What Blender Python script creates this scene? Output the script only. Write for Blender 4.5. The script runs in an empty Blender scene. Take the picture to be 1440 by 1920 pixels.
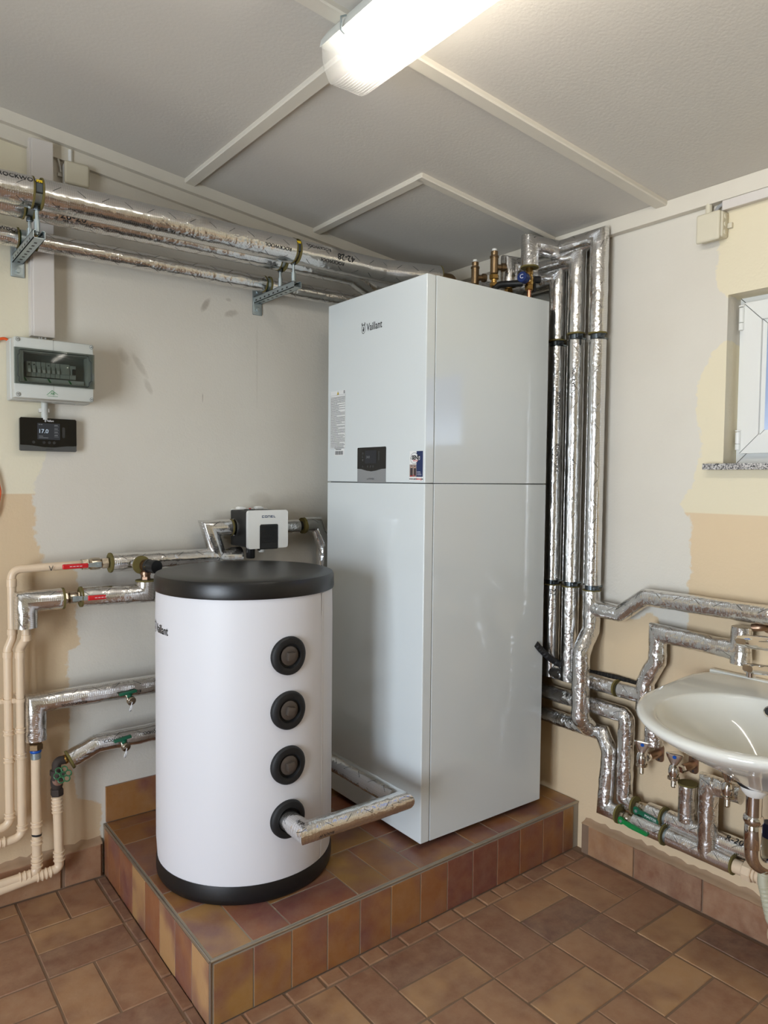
import bpy, bmesh, math, random
from mathutils import Vector, Matrix, noise
random.seed(7)
SC = bpy.context.scene
COL = SC.collection
PI = math.pi
# ---------------------------------------------------------------- camera, sky, daylight, exposure
cam_data = bpy.data.cameras.new('camera'); cam = bpy.data.objects.new('camera', cam_data); COL.objects.link(cam)
cam.location = (-2.3107, -2.6684, 1.4327); cam.rotation_euler = (1.5258, -0.0099, -0.6461)
cam_data.sensor_fit = 'HORIZONTAL'; cam_data.sensor_width = 36; cam_data.lens = 36*1367.16/1440
cam_data.clip_start = 0.02
SC.camera = cam
world = bpy.data.worlds.new('sky'); SC.world = world; world.use_nodes = True
wn = world.node_tree.nodes; bg = wn['Background']
wt = world.node_tree; wc = wn.new('ShaderNodeTexCoord'); ws = wn.new('ShaderNodeSeparateXYZ'); wr = wn.new('ShaderNodeValToRGB')
wt.links.new(wc.outputs['Generated'], ws.inputs[0]); wm = wn.new('ShaderNodeMath'); wm.operation = 'MULTIPLY_ADD'; wm.inputs[1].default_value = 0.5; wm.inputs[2].default_value = 0.5
wt.links.new(ws.outputs[2], wm.inputs[0]); wt.links.new(wm.outputs[0], wr.inputs[0]); we = wr.color_ramp.elements
we[0].position = 0.0; we[0].color = (0.03, 0.032, 0.024, 1); we[1].position = 1.0; we[1].color = (0.02, 0.06, 0.20, 1)
for p_, c_ in ((0.475, (0.09, 0.10, 0.08, 1)), (0.495, (0.55, 0.60, 0.62, 1)), (0.51, (0.85, 0.92, 1.0, 1)), (0.533, (0.60, 0.74, 1.0, 1)), (0.550, (0.055, 0.13, 0.34, 1)), (0.60, (0.04, 0.10, 0.30, 1))): e_ = we.new(p_); e_.color = c_
wt.links.new(wr.outputs[0], bg.inputs['Color']); bg.inputs['Strength'].default_value = 4.0
SC.view_settings.view_transform = 'Standard'; SC.view_settings.look = 'None'
SC.view_settings.gamma = 1; SC.view_settings.use_curve_mapping = False
SC.view_settings.exposure = 0.24
SC.cycles.max_bounces = 10; SC.cycles.diffuse_bounces = 5; SC.cycles.glossy_bounces = 5
SC.cycles.transparent_max_bounces = 16; SC.cycles.caustics_reflective = False; SC.cycles.caustics_refractive = False
SC.cycles.sample_clamp_indirect = 6

def area_light(name, loc, aim, sx, sy, power, color):
    l = bpy.data.lights.new(name, 'AREA'); l.shape = 'RECTANGLE'; l.size = sx; l.size_y = sy; l.energy = power; l.color = color
    o = bpy.data.objects.new(name, l); COL.objects.link(o); o.location = loc
    o.rotation_euler = (Vector(aim)-Vector(loc)).to_track_quat('-Z', 'Y').to_euler()
    return o
# daylight: one through the window over the sink, one through the glazed door behind the camera's left shoulder
wp = area_light('daylight_window', (0.155, -2.02, 1.765), (-1.0, -2.02, 1.765), 1.15, 0.54, 1, (1, 1, 1)); wp.data.cycles.is_portal = True
area_light('daylight_door', (-4.75, -2.35, 1.15), (-2.0, -1.8, 1.55), 1.5, 2.0, 160, (0.90, 0.94, 1.0))

# ---------------------------------------------------------------- node helpers and materials
def S(r, g, b):            # sRGB 0-255 to linear
    f = lambda c: (c/255/12.92) if c/255 <= 0.04045 else ((c/255+0.055)/1.055)**2.4
    return (f(r), f(g), f(b), 1)
class NT:
    def __init__(s, name):
        s.m = bpy.data.materials.new(name); s.m.use_nodes = True
        s.t = s.m.node_tree; s.p = s.t.nodes['Principled BSDF']; s.out = s.t.nodes['Material Output']
    def n(s, typ, inp=None, **kw):
        nd = s.t.nodes.new('ShaderNode'+typ)
        for k, v in kw.items(): setattr(nd, k, v)
        for k, v in (inp or {}).items():
            if hasattr(v, 'is_output'): s.t.links.new(v, nd.inputs[k])
            else: nd.inputs[k].default_value = v
        return nd
    def math(s, op, a, b=0.0, c=0.0):
        return s.n('Math', {0: a, 1: b, 2: c}, operation=op).outputs[0]
    def mix(s, f, a, b, blend='MIX'):
        nd = s.t.nodes.new('ShaderNodeMix'); nd.data_type = 'RGBA'; nd.blend_type = blend
        for k, v in ((0, f), (6, a), (7, b)):
            if hasattr(v, 'is_output'): s.t.links.new(v, nd.inputs[k])
            else: nd.inputs[k].default_value = v
        return nd.outputs[2]
    def set(s, **kw):
        for k, v in kw.items():
            k = k.replace('_', ' ')
            if hasattr(v, 'is_output'): s.t.links.new(v, s.p.inputs[k])
            else: s.p.inputs[k].default_value = v
        return s
    def coord(s, which='Object'): return s.n('TexCoord').outputs[which]
    def noise(s, scale, detail=3, vec=None, rough=0.5, out='Fac'):
        return s.n('TexNoise', {'Vector': vec if vec is not None else s.coord(), 'Scale': scale, 'Detail': detail, 'Roughness': rough}).outputs[out]
    def bump(s, h, strength=0.3, dist=0.002):
        b = s.n('Bump', {'Height': h, 'Strength': strength, 'Distance': dist}); s.t.links.new(b.outputs[0], s.p.inputs['Normal']); return b
    def ramp(s, fac, stops, interp='LINEAR'):
        r = s.n('ValToRGB', {0: fac}); e = r.color_ramp.elements; r.color_ramp.interpolation = interp
        while len(e) < len(stops): e.new(0.5)
        for x, (p, c) in zip(e, stops): x.position = p; x.color = c
        return r.outputs[0]
def plain(name, col, rough=0.5, metal=0.0, bump=0, bscale=200, var=0.0, **kw):
    t = NT(name); c = col if len(col) == 4 else (*col, 1)
    if var:
        nz = t.noise(14, 4); d = tuple(x*(1-var) for x in c[:3])+(1,)
        t.set(Base_Color=t.mix(nz, c, d))
    else: t.set(Base_Color=c)
    t.set(Roughness=rough, Metallic=metal, **kw)
    if bump: t.bump(t.noise(bscale, 3), bump, 0.001)
    return t.m
M = {}
def wall_material(name, axis, curve_a, curve_b, split_z, top, low, scuffs=()):
    """painted plaster: white repaint over older cream (top) and tan (below split_z); the white edge wanders"""
    t = NT(name); co = t.n('NewGeometry').outputs['Position']; sp = t.n('SeparateXYZ', {0: co})
    along = sp.outputs[axis]; z = sp.outputs[2]
    wob = t.noise(9, 4, co, 0.6); wob2 = t.noise(60, 3, co, 0.6)
    w = t.math('ADD', t.math('MULTIPLY', t.math('SUBTRACT', wob, 0.5), 0.07), t.math('MULTIPLY', t.math('SUBTRACT', wob2, 0.5), 0.03))
    def curve(pts, x, lo, hi, olo, ohi):
        f = t.n('FloatCurve', {'Value': t.math('DIVIDE', t.math('SUBTRACT', x, lo), hi-lo)})
        c = f.mapping.curves[0]
        while len(c.points) < len(pts): c.points.new(0.5, 0.5)
        for p, (a, b) in zip(c.points, sorted(pts)): p.location = ((a-lo)/(hi-lo), (b-olo)/(ohi-olo)); p.handle_type = 'VECTOR'
        f.mapping.update()
        return t.math('ADD', t.math('MULTIPLY', f.outputs[0], ohi-olo), olo)
    edge = curve(curve_a, z, 0, 2.7, -4, 0)
    m = t.n('MapRange', {0: t.math('SUBTRACT', t.math('ADD', along, w), edge), 1: -0.004, 2: 0.004}).outputs[0]
    if curve_b:
        e2 = curve(curve_b, along, -4, 0, 0, 2.7)
        m2 = t.n('MapRange', {0: t.math('SUBTRACT', t.math('ADD', z, w), e2), 1: -0.004, 2: 0.004}).outputs[0]
        m = t.math('MULTIPLY', m, m2)
    band = t.n('MapRange', {0: t.math('SUBTRACT', z, split_z), 1: -0.002, 2: 0.002}).outputs[0]
    old = t.mix(band, low, top)
    dirt = t.n('MapRange', {0: t.noise(5, 5, co, 0.65), 1: 0.62, 2: 0.85, 3: 0, 4: 0.22}).outputs[0]
    old = t.mix(dirt, old, S(170, 140, 105))
    white = t.mix(t.n('MapRange', {0: t.noise(2.2, 4, co), 1: 0.3, 2: 0.75}).outputs[0], S(216, 210, 198), S(209, 202, 189))
    thin = t.n('MapRange', {0: t.noise(11, 5, co, 0.7), 1: 0.66, 2: 0.8, 3: 0, 4: 0.2}).outputs[0]
    white = t.mix(thin, white, S(190, 172, 145))
    col = t.mix(m, old, white); sn = t.noise(30, 4, co, 0.7)
    for ca, cz_, ra, rz, sl, amt in scuffs:          # finger marks, scuffs and a drip, each where it is on the wall
        da = t.math('DIVIDE', t.math('SUBTRACT', t.math('SUBTRACT', along, ca), t.math('MULTIPLY', t.math('SUBTRACT', z, cz_), sl)), ra); dz = t.math('DIVIDE', t.math('SUBTRACT', z, cz_), rz)
        q = t.math('ADD', t.math('ADD', t.math('MULTIPLY', da, da), t.math('MULTIPLY', dz, dz)), t.math('MULTIPLY', t.math('SUBTRACT', sn, 0.5), 1.6))
        col = t.mix(t.n('MapRange', {0: q, 1: 1.0, 2: 0.2, 3: 0.0, 4: amt}).outputs[0], col, S(128, 112, 92))
    t.set(Base_Color=col, Roughness=0.62)
    h = t.math('ADD', t.math('MULTIPLY', t.noise(120, 3, co), 0.5), t.math('MULTIPLY', t.noise(24, 3, co), 0.8))
    t.bump(h, 0.35, 0.004)
    return t.m
M['wall_left'] = wall_material('painted_plaster_left', 0,
    [(0.0, -1.56), (0.25, -1.56), (0.283, -1.605), (0.287, -1.64), (0.36, -1.655), (0.45, -1.668), (0.52, -1.668), (0.67, -1.667), (0.82, -1.672), (0.845, -1.637), (1.085, -1.635), (1.12, -1.66), (1.125, -1.75), (1.165, -1.752), (1.22, -1.772), (1.27, -1.778), (1.36, -1.773), (1.42, -1.765), (1.47, -1.745), (1.54, -1.73), (1.64, -1.73), (1.67, -1.72), (2.7, -1.715)],
    None, 1.372, S(222, 214, 190), S(210, 186, 152),
    [(-1.1627, 2.0912, 0.016, 0.03, 0.5, 0.5), (-1.0545, 2.0743, 0.028, 0.018, 0.9, 0.35), (-1.068, 2.1259, 0.016, 0.008, 0, 0.3), (-1.4721, 1.8634, 0.02, 0.03, -0.3, 0.22), (-1.4149, 1.837, 0.016, 0.05, -0.6, 0.25), (-1.384, 1.7626, 0.014, 0.03, -0.4, 0.25), (-0.9431, 1.8953, 0.004, 0.2, 0, 0.13), (-1.1739, 1.7375, 0.0022, 0.022, 0, 0.5), (-0.9226, 1.3485, 0.06, 0.03, 0, 0.18), (-1.5279, 1.0665, 0.03, 0.04, 0, 0.2)])
M['wall_right'] = wall_material('painted_plaster_right', 1,
    [(0.0, -1.33), (1.30, -1.33), (1.36, -1.30), (1.42, -1.335), (1.50, -1.34), (1.56, -1.36), (1.68, -1.335), (1.78, -1.35), (1.86, -1.39), (1.90, -1.45), (2.02, -1.45), (2.06, -1.40), (2.10, -1.385), (2.16, -1.40), (2.7, -1.44)],
    [(-4, 2.69), (-1.47, 2.69), (-1.46, 1.0), (-1.36, 1.0), (-1.335, 0.90), (-1.23, 0.90), (-1.225, 0.94), (-1.19, 0.955), (-1.06, 0.92), (-1.0, 0.95), (-0.9, 0.99), (-0.7, 1.0), (0, 1.0)],
    1.33, S(222, 211, 183), S(216, 192, 157))
# (white is on the +y side of the edge on the right wall, +x side on the left wall)
t = NT('ceiling_paint'); t.set(Base_Color=t.mix(t.noise(3, 4), S(206, 201, 192), S(198, 192, 183)), Roughness=0.7); t.bump(t.noise(110, 4), 0.3, 0.002); M['ceiling'] = t.m
M['batten'] = plain('batten_paint', S(216, 209, 195), 0.55, bump=0.2, bscale=40, var=0.06)
M['panel_white'] = plain('gloss_white_sheet', S(213, 218, 218), 0.08, bump=0.05, bscale=25)
M['seam_dark'] = plain('dark_seam', S(38, 40, 42), 0.6)
M['black_plastic'] = plain('black_plastic', S(17, 17, 18), 0.42, bump=0.15, bscale=400)
M['black_gloss'] = plain('black_gloss', S(9, 9, 10), 0.08)
M['black_lid'] = plain('black_grained_lid', S(19, 18, 18), 0.36, bump=0.18, bscale=260)
M['jacket'] = plain('white_jacket', S(216, 215, 218), 0.5, bump=0.25, bscale=18)
M['jacket_seam'] = plain('jacket_seam', S(214, 213, 214), 0.55)
M['dark_iron'] = plain('dark_iron', S(84, 75, 68), 0.45, 0.3, bump=0.3, bscale=120)
M['brass'] = plain('brass', S(190, 152, 88), 0.24, 1.0, var=0.3)
M['bronze'] = plain('bronze', S(150, 126, 96), 0.36, 1.0, var=0.3)
M['red_brass'] = plain('red_brass', S(160, 130, 108), 0.36, 1.0, var=0.2)
M['copper'] = plain('copper', S(206, 150, 122), 0.28, 1.0)
M['nickel'] = plain('nickel', S(196, 184, 166), 0.25, 1.0, var=0.15)
M['chrome'] = plain('chrome', S(214, 212, 210), 0.06, 1.0)
M['zinc'] = plain('galvanised_steel', S(188, 200, 203), 0.42, 0.9, var=0.25)
M['steel_dark'] = plain('dark_steel', S(88, 94, 98), 0.35, 0.9)
M['wool'] = plain('mineral_wool', S(112, 100, 52), 0.95, bump=0.8, bscale=300, var=0.3)
M['cream'] = plain('cream_pipe_paint', S(226, 202, 172), 0.32, bump=0.2, bscale=60, var=0.08)
M['red'] = plain('red_grip', S(196, 22, 30), 0.35)
M['green'] = plain('dark_green_plastic', S(20, 92, 66), 0.4)
M['green_metal'] = plain('green_enamel', S(48, 104, 66), 0.4)
M['green_bright'] = plain('green_lever', S(16, 122, 60), 0.35)
M['orange'] = plain('orange_sheath', S(226, 92, 36), 0.45)
M['white_plastic'] = plain('white_plastic', S(226, 224, 218), 0.4)
M['grey_plastic'] = plain('light_grey_plastic', S(196, 198, 192), 0.45)
M['old_plastic'] = plain('yellowed_plastic', S(214, 206, 184), 0.5, var=0.08)
M['duct_white'] = plain('painted_duct', S(214, 207, 200), 0.45, bump=0.2, bscale=30, var=0.05)
M['pvc'] = plain('white_pvc', S(226, 226, 222), 0.22)
M['porcelain'] = plain('porcelain', S(228, 227, 218), 0.08, Coat_Weight=0.5)
M['text_black'] = plain('print_black', S(28, 28, 30), 0.6)
M['text_grey'] = plain('print_grey', S(70, 70, 72), 0.6)
M['text_white'] = plain('print_white', S(225, 225, 228), 0.5)
M['text_blue'] = plain('print_blue', S(30, 58, 104), 0.5)
M['text_red'] = plain('print_red', S(196, 40, 44), 0.5)
M['text_green'] = plain('print_green', S(60, 140, 84), 0.5)
M['navy'] = plain('print_navy', S(26, 42, 84), 0.5)
M['paper'] = plain('label_paper', S(226, 226, 224), 0.6)
M['yellow'] = plain('print_yellow', S(222, 188, 20), 0.5)
M['blue'] = plain('blue_plastic', S(22, 82, 170), 0.35)
M['blue_dark'] = plain('dark_blue_plastic', S(24, 44, 96), 0.35)
M['silver'] = plain('silver_plastic', S(150, 152, 154), 0.35, 0.4)
M['hose_grey'] = plain('grey_hose', S(186, 182, 158), 0.5)
M['rubber'] = plain('black_rubber', S(14, 14, 15), 0.6, bump=0.3, bscale=300)
M['skin_print'] = plain('print_skin', S(196, 150, 128), 0.6)
def emit(name, col, s):
    t = NT(name); e = t.n('Emission', {'Color': col, 'Strength': s}); t.t.links.new(e.outputs[0], t.out.inputs[0]); return t.m
M['screen'] = emit('lit_screen', S(60, 61, 63), 0.7)
M['screen_text'] = emit('lit_digits', S(190, 206, 222), 0.7)
M['screen_dim'] = emit('dim_digits', S(120, 122, 124), 0.8)
M['led'] = emit('led_light', S(235, 235, 215), 1.5)
M['tube_light'] = emit('fluorescent_tube', (1.0, 0.94, 0.86, 1), 62)
def see_through(name, tint, amount, gloss_rough=0.05, white=None, bump=None):
    t = NT(name); tr = t.n('BsdfTransparent', {'Color': tint}); gl = t.n('BsdfGlossy', {'Color': (1, 1, 1, 1), 'Roughness': gloss_rough})
    base = tr.outputs[0]
    if white:
        tl = t.n('BsdfTranslucent', {'Color': white[0]}); df = t.n('BsdfDiffuse', {'Color': white[0]})
        ad = t.n('MixShader', {0: 0.5, 1: tl.outputs[0], 2: df.outputs[0]})
        base = t.n('MixShader', {0: white[1], 1: tr.outputs[0], 2: ad.outputs[0]}).outputs[0]
    fr = t.n('Fresnel', {'IOR': 1.5}); bk = t.n('NewGeometry').outputs['Backfacing']; k = t.math('MULTIPLY', t.math('MULTIPLY', fr.outputs[0], amount), t.math('SUBTRACT', 1.0, bk))
    mx = t.n('MixShader', {0: k, 1: base, 2: gl.outputs[0]}); t.t.links.new(mx.outputs[0], t.out.inputs[0]); return t.m
M['glass'] = see_through('window_glass', (0.95, 0.98, 1, 1), 1.0, 0.02)
M['smoked'] = see_through('smoked_cover', (0.64, 0.665, 0.645, 1), 0.7, 0.10)
M['diffuser'] = see_through('ribbed_diffuser', (0.96, 0.96, 0.94, 1), 0.8, 0.12, ((0.92, 0.92, 0.9, 1), 0.17))
M['diffuser_rib'] = see_through('ribbed_diffuser_crest', (0.9, 0.9, 0.88, 1), 1.2, 0.12, ((0.92, 0.92, 0.9, 1), 0.5))
# aluminium-faced lagging: crinkles, scrim threads, printed black ticks
def foil(name, dark=1.0, crinkle=0.5, wr=0.25):
    t = NT(name); uv = t.n('UVMap').outputs[0]; sp = t.n('SeparateXYZ', {0: uv}); u, v = sp.outputs[0], sp.outputs[1]; co = t.coord()
    def lines(x, period, width):
        f = t.math('FRACT', t.math('DIVIDE', x, period)); return t.math('LESS_THAN', t.math('ABSOLUTE', t.math('SUBTRACT', f, 0.5)), width)
    scrim = t.math('MAXIMUM', lines(u, 0.0062, 0.13), lines(v, 0.0115, 0.05))
    patch = t.n('MapRange', {0: t.noise(7, 2, co), 1: 0.42, 2: 0.62}).outputs[0]; big = t.noise(12, 2, co)
    def ridge(sc, det):       # sharp creases of crumpled foil
        return t.math('ABSOLUTE', t.math('SUBTRACT', t.math('MULTIPLY', t.noise(sc, det, co, 0.55), 2.0), 1.0))
    crease = t.math('ADD', t.math('MULTIPLY', ridge(26, 2), 1.0), t.math('MULTIPLY', ridge(64, 1), 0.22))
    h = t.math('ADD', t.math('MULTIPLY', scrim, 0.17), t.math('MULTIPLY', crease, t.math('ADD', t.math('MULTIPLY', patch, 0.9), wr)))
    h = t.math('ADD', h, t.math('MULTIPLY', big, 0.9))
    cu, cv = 0.070, 0.052
    a = t.math('DIVIDE', u, cu); b = t.math('DIVIDE', v, cv)
    fa = t.math('SUBTRACT', t.math('FRACT', a), 0.5); fb = t.math('SUBTRACT', t.math('FRACT', b), 0.5)
    par = t.math('SUBTRACT', t.math('MULTIPLY', t.math('MODULO', t.math('ADD', t.math('FLOOR', a), t.math('FLOOR', b)), 2.0), 2.0), 1.0)
    par = t.math('SIGN', t.math('ADD', par, 0.5))
    d = t.math('ABSOLUTE', t.math('SUBTRACT', fa, t.math('MULTIPLY', fb, par)))
    tick = t.math('MULTIPLY', t.math('LESS_THAN', d, 0.019), t.math('LESS_THAN', t.math('ABSOLUTE', fa), 0.17))
    base = t.mix(scrim, (0.76*dark, 0.75*dark, 0.74*dark, 1), (0.66*dark, 0.65*dark, 0.63*dark, 1))
    t.set(Base_Color=t.mix(tick, base, (0.05, 0.05, 0.05, 1)), Metallic=t.math('SUBTRACT', 1.0, t.math('MULTIPLY', tick, 0.8)),
          Roughness=t.math('ADD', 0.17, t.math('MULTIPLY', scrim, 0.10)))
    t.bump(h, crinkle, 0.006)
    return t.m
M['foil'] = foil('aluminium_lagging', 1.0, 0.40)
M['foil_rough'] = foil('crumpled_lagging', 1.0, 0.50, 0.8)
# tiles: tone (0..1) picks the clay colour of each tile, firing blush wanders inside it
def tile_mat(name, stops, blush, rough, worn):
    t = NT(name); at = t.n('Attribute', attribute_name='tone', attribute_type='OBJECT'); co = t.n('NewGeometry').outputs['Position']
    c = t.ramp(at.outputs['Fac'], stops, 'LINEAR')
    rnd = t.n('ObjectInfo').outputs['Random']
    off = t.n('CombineXYZ', {0: t.math('MULTIPLY', rnd, 37.0), 1: t.math('MULTIPLY', rnd, 91.0), 2: 0.0})
    vec = t.n('VectorMath', {0: co, 1: off.outputs[0]}, operation='ADD').outputs[0]
    f = t.n('MapRange', {0: t.noise(6.5, 2, vec), 1: 0.44, 2: 0.64, 3: 0, 4: 0.8}).outputs[0]
    c = t.mix(f, c, blush)
    g = t.n('MapRange', {0: t.noise(22, 5, vec, 0.65), 1: 0.35, 2: 0.75, 3: 0, 4: worn}).outputs[0]
    c = t.mix(g, c, S(178, 148, 118))
    sp = t.n('MapRange', {0: t.noise(150, 2, vec), 1: 0.72, 2: 0.78, 3: 0, 4: 0.35}).outputs[0]
    c = t.mix(sp, c, S(70, 44, 30))
    t.set(Base_Color=c, Roughness=t.math('ADD', rough, t.math('MULTIPLY', g, 0.25)))
    t.bump(t.math('ADD', t.noise(60, 4, vec), t.math('MULTIPLY', t.noise(9, 2, vec), 1.5)), 0.25, 0.002)
    return t.m
M['tile_floor'] = tile_mat('worn_clay_tile', [(0, S(110, 80, 68)), (0.3, S(144, 105, 80)), (0.6, S(158, 118, 86)), (1, S(170, 132, 92))], S(128, 88, 66), 0.42, 0.5)
M['tile_glazed'] = tile_mat('fired_clay_tile', [(0, S(110, 64, 60)), (0.25, S(136, 82, 54)), (0.5, S(146, 98, 56)), (0.75, S(154, 114, 60)), (1, S(182, 142, 100))], S(112, 68, 68), 0.28, 0.22)
M['grout'] = plain('grout', S(158, 148, 132), 0.9, bump=0.6, bscale=150, var=0.25)
M['grout_dark'] = plain('worn_grout', S(140, 114, 92), 0.9, bump=0.6, bscale=120, var=0.35)
M['mortar'] = plain('mortar_lip', S(176, 146, 116), 0.9, bump=0.8, bscale=60, var=0.25)
t = NT('granite'); vz = t.n('TexVoronoi', {'Vector': t.coord(), 'Scale': 260.0}); 
t.set(Base_Color=t.ramp(t.n('SeparateColor', {0: vz.outputs['Color']}).outputs[0], [(0, S(52, 52, 56)), (0.35, S(120, 118, 118)), (0.7, S(176, 172, 168)), (1, S(214, 210, 206))]), Roughness=0.25); M['granite'] = t.m
# ---------------------------------------------------------------- object helpers
def V(*a): return Vector(a[0] if len(a) == 1 else a)
def mesh(name, verts, faces, mat, parent=None, smooth=True, uvs=None, angle=35):
    me = bpy.data.meshes.new(name); me.from_pydata([tuple(v) for v in verts], [], faces)
    if uvs:
        l = me.uv_layers.new(name='UVMap')
        for p in me.polygons:
            for li, vi in zip(p.loop_indices, p.vertices): l.data[li].uv = uvs[vi]
    if mat: me.materials.append(M[mat] if isinstance(mat, str) else mat)
    if smooth:
        me.polygons.foreach_set('use_smooth', [True]*len(me.polygons)); me.set_sharp_from_angle(angle=math.radians(angle))
    return link(name, me, parent)
def world_of(o):
    v = Vector((0, 0, 0))
    while o: v = v+o.location; o = o.parent
    return v
def link(name, me, parent=None):
    o = bpy.data.objects.new(name, me); COL.objects.link(o)
    if parent: o.parent = parent; o.location = -world_of(parent)
    return o
def thing(name, label, cat, loc=(0, 0, 0), group=None):
    o = bpy.data.objects.new(name, None); COL.objects.link(o); o.location = loc; o.empty_display_size = 0.05
    o['label'] = label; o['category'] = cat
    if group: o['group'] = group
    return o
def struct(o): o['kind'] = 'structure'; return o
def join(*parts):
    vs, fs = [], []
    for v, f in parts:
        k = len(vs); vs += list(v); fs += [tuple(i+k for i in q) for q in f]
    return vs, fs
def boxg(a, b, bev=0.0, seg=2):
    bm = bmesh.new(); bmesh.ops.create_cube(bm, size=1)
    a, b = V(a), V(b)
    for v in bm.verts: v.co = Vector(((a[i]+b[i])/2+v.co[i]*abs(b[i]-a[i]) for i in range(3)))
    if bev > 0: bmesh.ops.bevel(bm, geom=list(bm.edges), offset=bev, segments=seg, affect='EDGES', profile=0.5)
    bm.verts.index_update(); r = ([v.co.copy() for v in bm.verts], [tuple(v.index for v in f.verts) for f in bm.faces]); bm.free(); return r
def box(name, a, b, mat, parent=None, bev=0.002, seg=2):
    o = mesh(name, *boxg(a, b, bev, seg), mat, parent)
    for p in o.data.polygons:
        if max(abs(c) for c in p.normal) > 0.9999: p.use_smooth = False
    return o
def frame_of(d):
    d = V(d).normalized(); u = Vector((0, 0, 1)) if abs(d.z) < 0.9 else Vector((1, 0, 0))
    x = u.cross(d).normalized(); return x, d.cross(x).normalized(), d
def latheg(prof, o, d, seg=32, cap=(True, True)):
    """profile [(radius, distance along d)] turned about the axis o + t*d"""
    x, y, d = frame_of(d); o = V(o); vs, fs = [], []
    for r, h in prof:
        for i in range(seg):
            a = 2*PI*i/seg; vs.append(o+d*h+(x*math.cos(a)+y*math.sin(a))*r)
    n = len(prof)
    for j in range(n-1):
        for i in range(seg):
            k = (i+1) % seg; fs.append((j*seg+i, j*seg+k, (j+1)*seg+k, (j+1)*seg+i))
    if cap[0]: fs.append(tuple(range(seg))[::-1])
    if cap[1]: fs.append(tuple((n-1)*seg+i for i in range(seg)))
    return vs, fs
def lathe(name, prof, o, d, mat, parent=None, seg=32, cap=(True, True)): return mesh(name, *latheg(prof, o, d, seg, cap), mat, parent)
def prismg(poly, o, x, y, n, th):
    """polygon in the plane o,x,y given thickness th along n"""
    o, x, y, n = V(o), V(x), V(y), V(n); k = len(poly)
    vs = [o+x*a+y*b for a, b in poly]+[o+x*a+y*b+n*th for a, b in poly]
    fs = [tuple(range(k))[::-1], tuple(range(k, 2*k))]+[(i, (i+1) % k, k+(i+1) % k, k+i) for i in range(k)]
    return vs, fs
def prism(name, poly, o, x, y, n, th, mat, parent=None): return mesh(name, *prismg(poly, o, x, y, n, th), mat, parent, angle=25)
def rrect(w, h, r, k=5, x0=0, y0=0):
    out = []
    for cx, cy, a0 in ((w-r, h-r, 0), (r, h-r, 90), (r, r, 180), (w-r, r, 270)):
        for i in range(k+1):
            a = math.radians(a0+90*i/k); out.append((x0+cx+r*math.cos(a), y0+cy+r*math.sin(a)))
    return out
def path_pts(pts, bend=0.0, step=0.012, r=0.02):
    """centre line samples [(point, tangent, mitre, length)] ; bend = fillet radius, 0 = mitred corner"""
    pts = [V(p) for p in pts]; out = []; cur = pts[0]; L = 0.0
    def seg(a, b, first):
        nonlocal L
        d = (b-a); n = max(1, int(d.length/step)); t = d.normalized()
        for i in range(0 if first else 1, n+1): out.append((a+d*(i/n), t, None, L+d.length*i/n))
        L += d.length
    for i in range(1, len(pts)):
        if i == len(pts)-1: seg(cur, pts[i], i == 1); break
        t0 = (pts[i]-pts[i-1]).normalized(); t1 = (pts[i+1]-pts[i]).normalized(); ang = t0.angle(t1, 0)
        if ang < 0.01: seg(cur, pts[i], i == 1); cur = pts[i]; continue
        lim = 0.49*min((pts[i]-pts[i-1]).length, (pts[i+1]-pts[i]).length)
        if bend > 0:
            rad = min(bend, lim/math.tan(ang/2)); cut = rad*math.tan(ang/2)
            a = pts[i]-t0*cut; seg(cur, a, i == 1)
            ax = t0.cross(t1).normalized(); nrm = ax.cross(t0).normalized(); c = a+nrm*rad; n = max(3, int(ang/0.2))
            for k in range(1, n+1):
                q = Matrix.Rotation(ang*k/n, 3, ax); out.append((c+q@(a-c), q@t0, None, L+rad*ang*k/n))
            L += rad*ang; cur = pts[i]+t1*cut
        else:
            cut = min(r*math.tan(ang/2)*1.04+0.001, lim); seg(cur, pts[i]-t0*cut, i == 1); L += cut
            out.append((pts[i], (t0+t1).normalized(), (t0-t1).normalized()*0+((t1-t0).normalized()), L)); out[-1] = out[-1]+(min(1/math.cos(ang/2), 1.6),)
            cur = pts[i]+t1*cut; L += cut; out.append((cur, t1, None, L))
    return out
def tubeg(pts, r, bend=0.0, seg=24, step=0.012, crumple=0.0, cap=True, flare=None, rs=None):
    st = path_pts(pts, bend, step, r); vs, fs, uvs = [], [], []; x = None; pt = None
    for j, s in enumerate(st):
        p, t = s[0], s[1]
        if x is None: x, y, _ = frame_of(t)
        else:
            x = (x-t*x.dot(t)).normalized(); y = t.cross(x).normalized()
        rr = r if rs is None else rs(s[3])
        for i in range(seg+1):
            a = 2*PI*i/seg; d = x*math.cos(a)+y*math.sin(a); q = d*rr
            if s[2] is not None: q = q+s[2]*(q.dot(s[2])*(s[4]-1))
            v = p+q
            if crumple:
                k = noise.noise(v*26)*0.7+noise.noise(v*70+Vector((3, 1, 7)))*0.55
                v = v+d*(k*crumple)
            vs.append(v); uvs.append((s[3], a*rr))
    w = seg+1
    for j in range(len(st)-1):
        for i in range(seg): fs.append((j*w+i, j*w+i+1, (j+1)*w+i+1, (j+1)*w+i))
    if cap:
        fs.append(tuple(range(seg))[::-1]); e = (len(st)-1)*w; fs.append(tuple(e+i for i in range(seg)))
    return vs, fs, uvs
def tube(name, pts, r, mat, parent=None, **kw):
    vs, fs, uv = tubeg(pts, r, **kw); return mesh(name, vs, fs, mat, parent, uvs=uv, angle=50)
def sleeve(pts, r, parent, name='lagging', bend=0.0, crumple=0.0018, mat='foil', step=0.010, seg=32, cap=True):
    return tube(name, pts, r, mat, parent, bend=bend, crumple=crumple, step=step, seg=seg, cap=cap)
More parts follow.
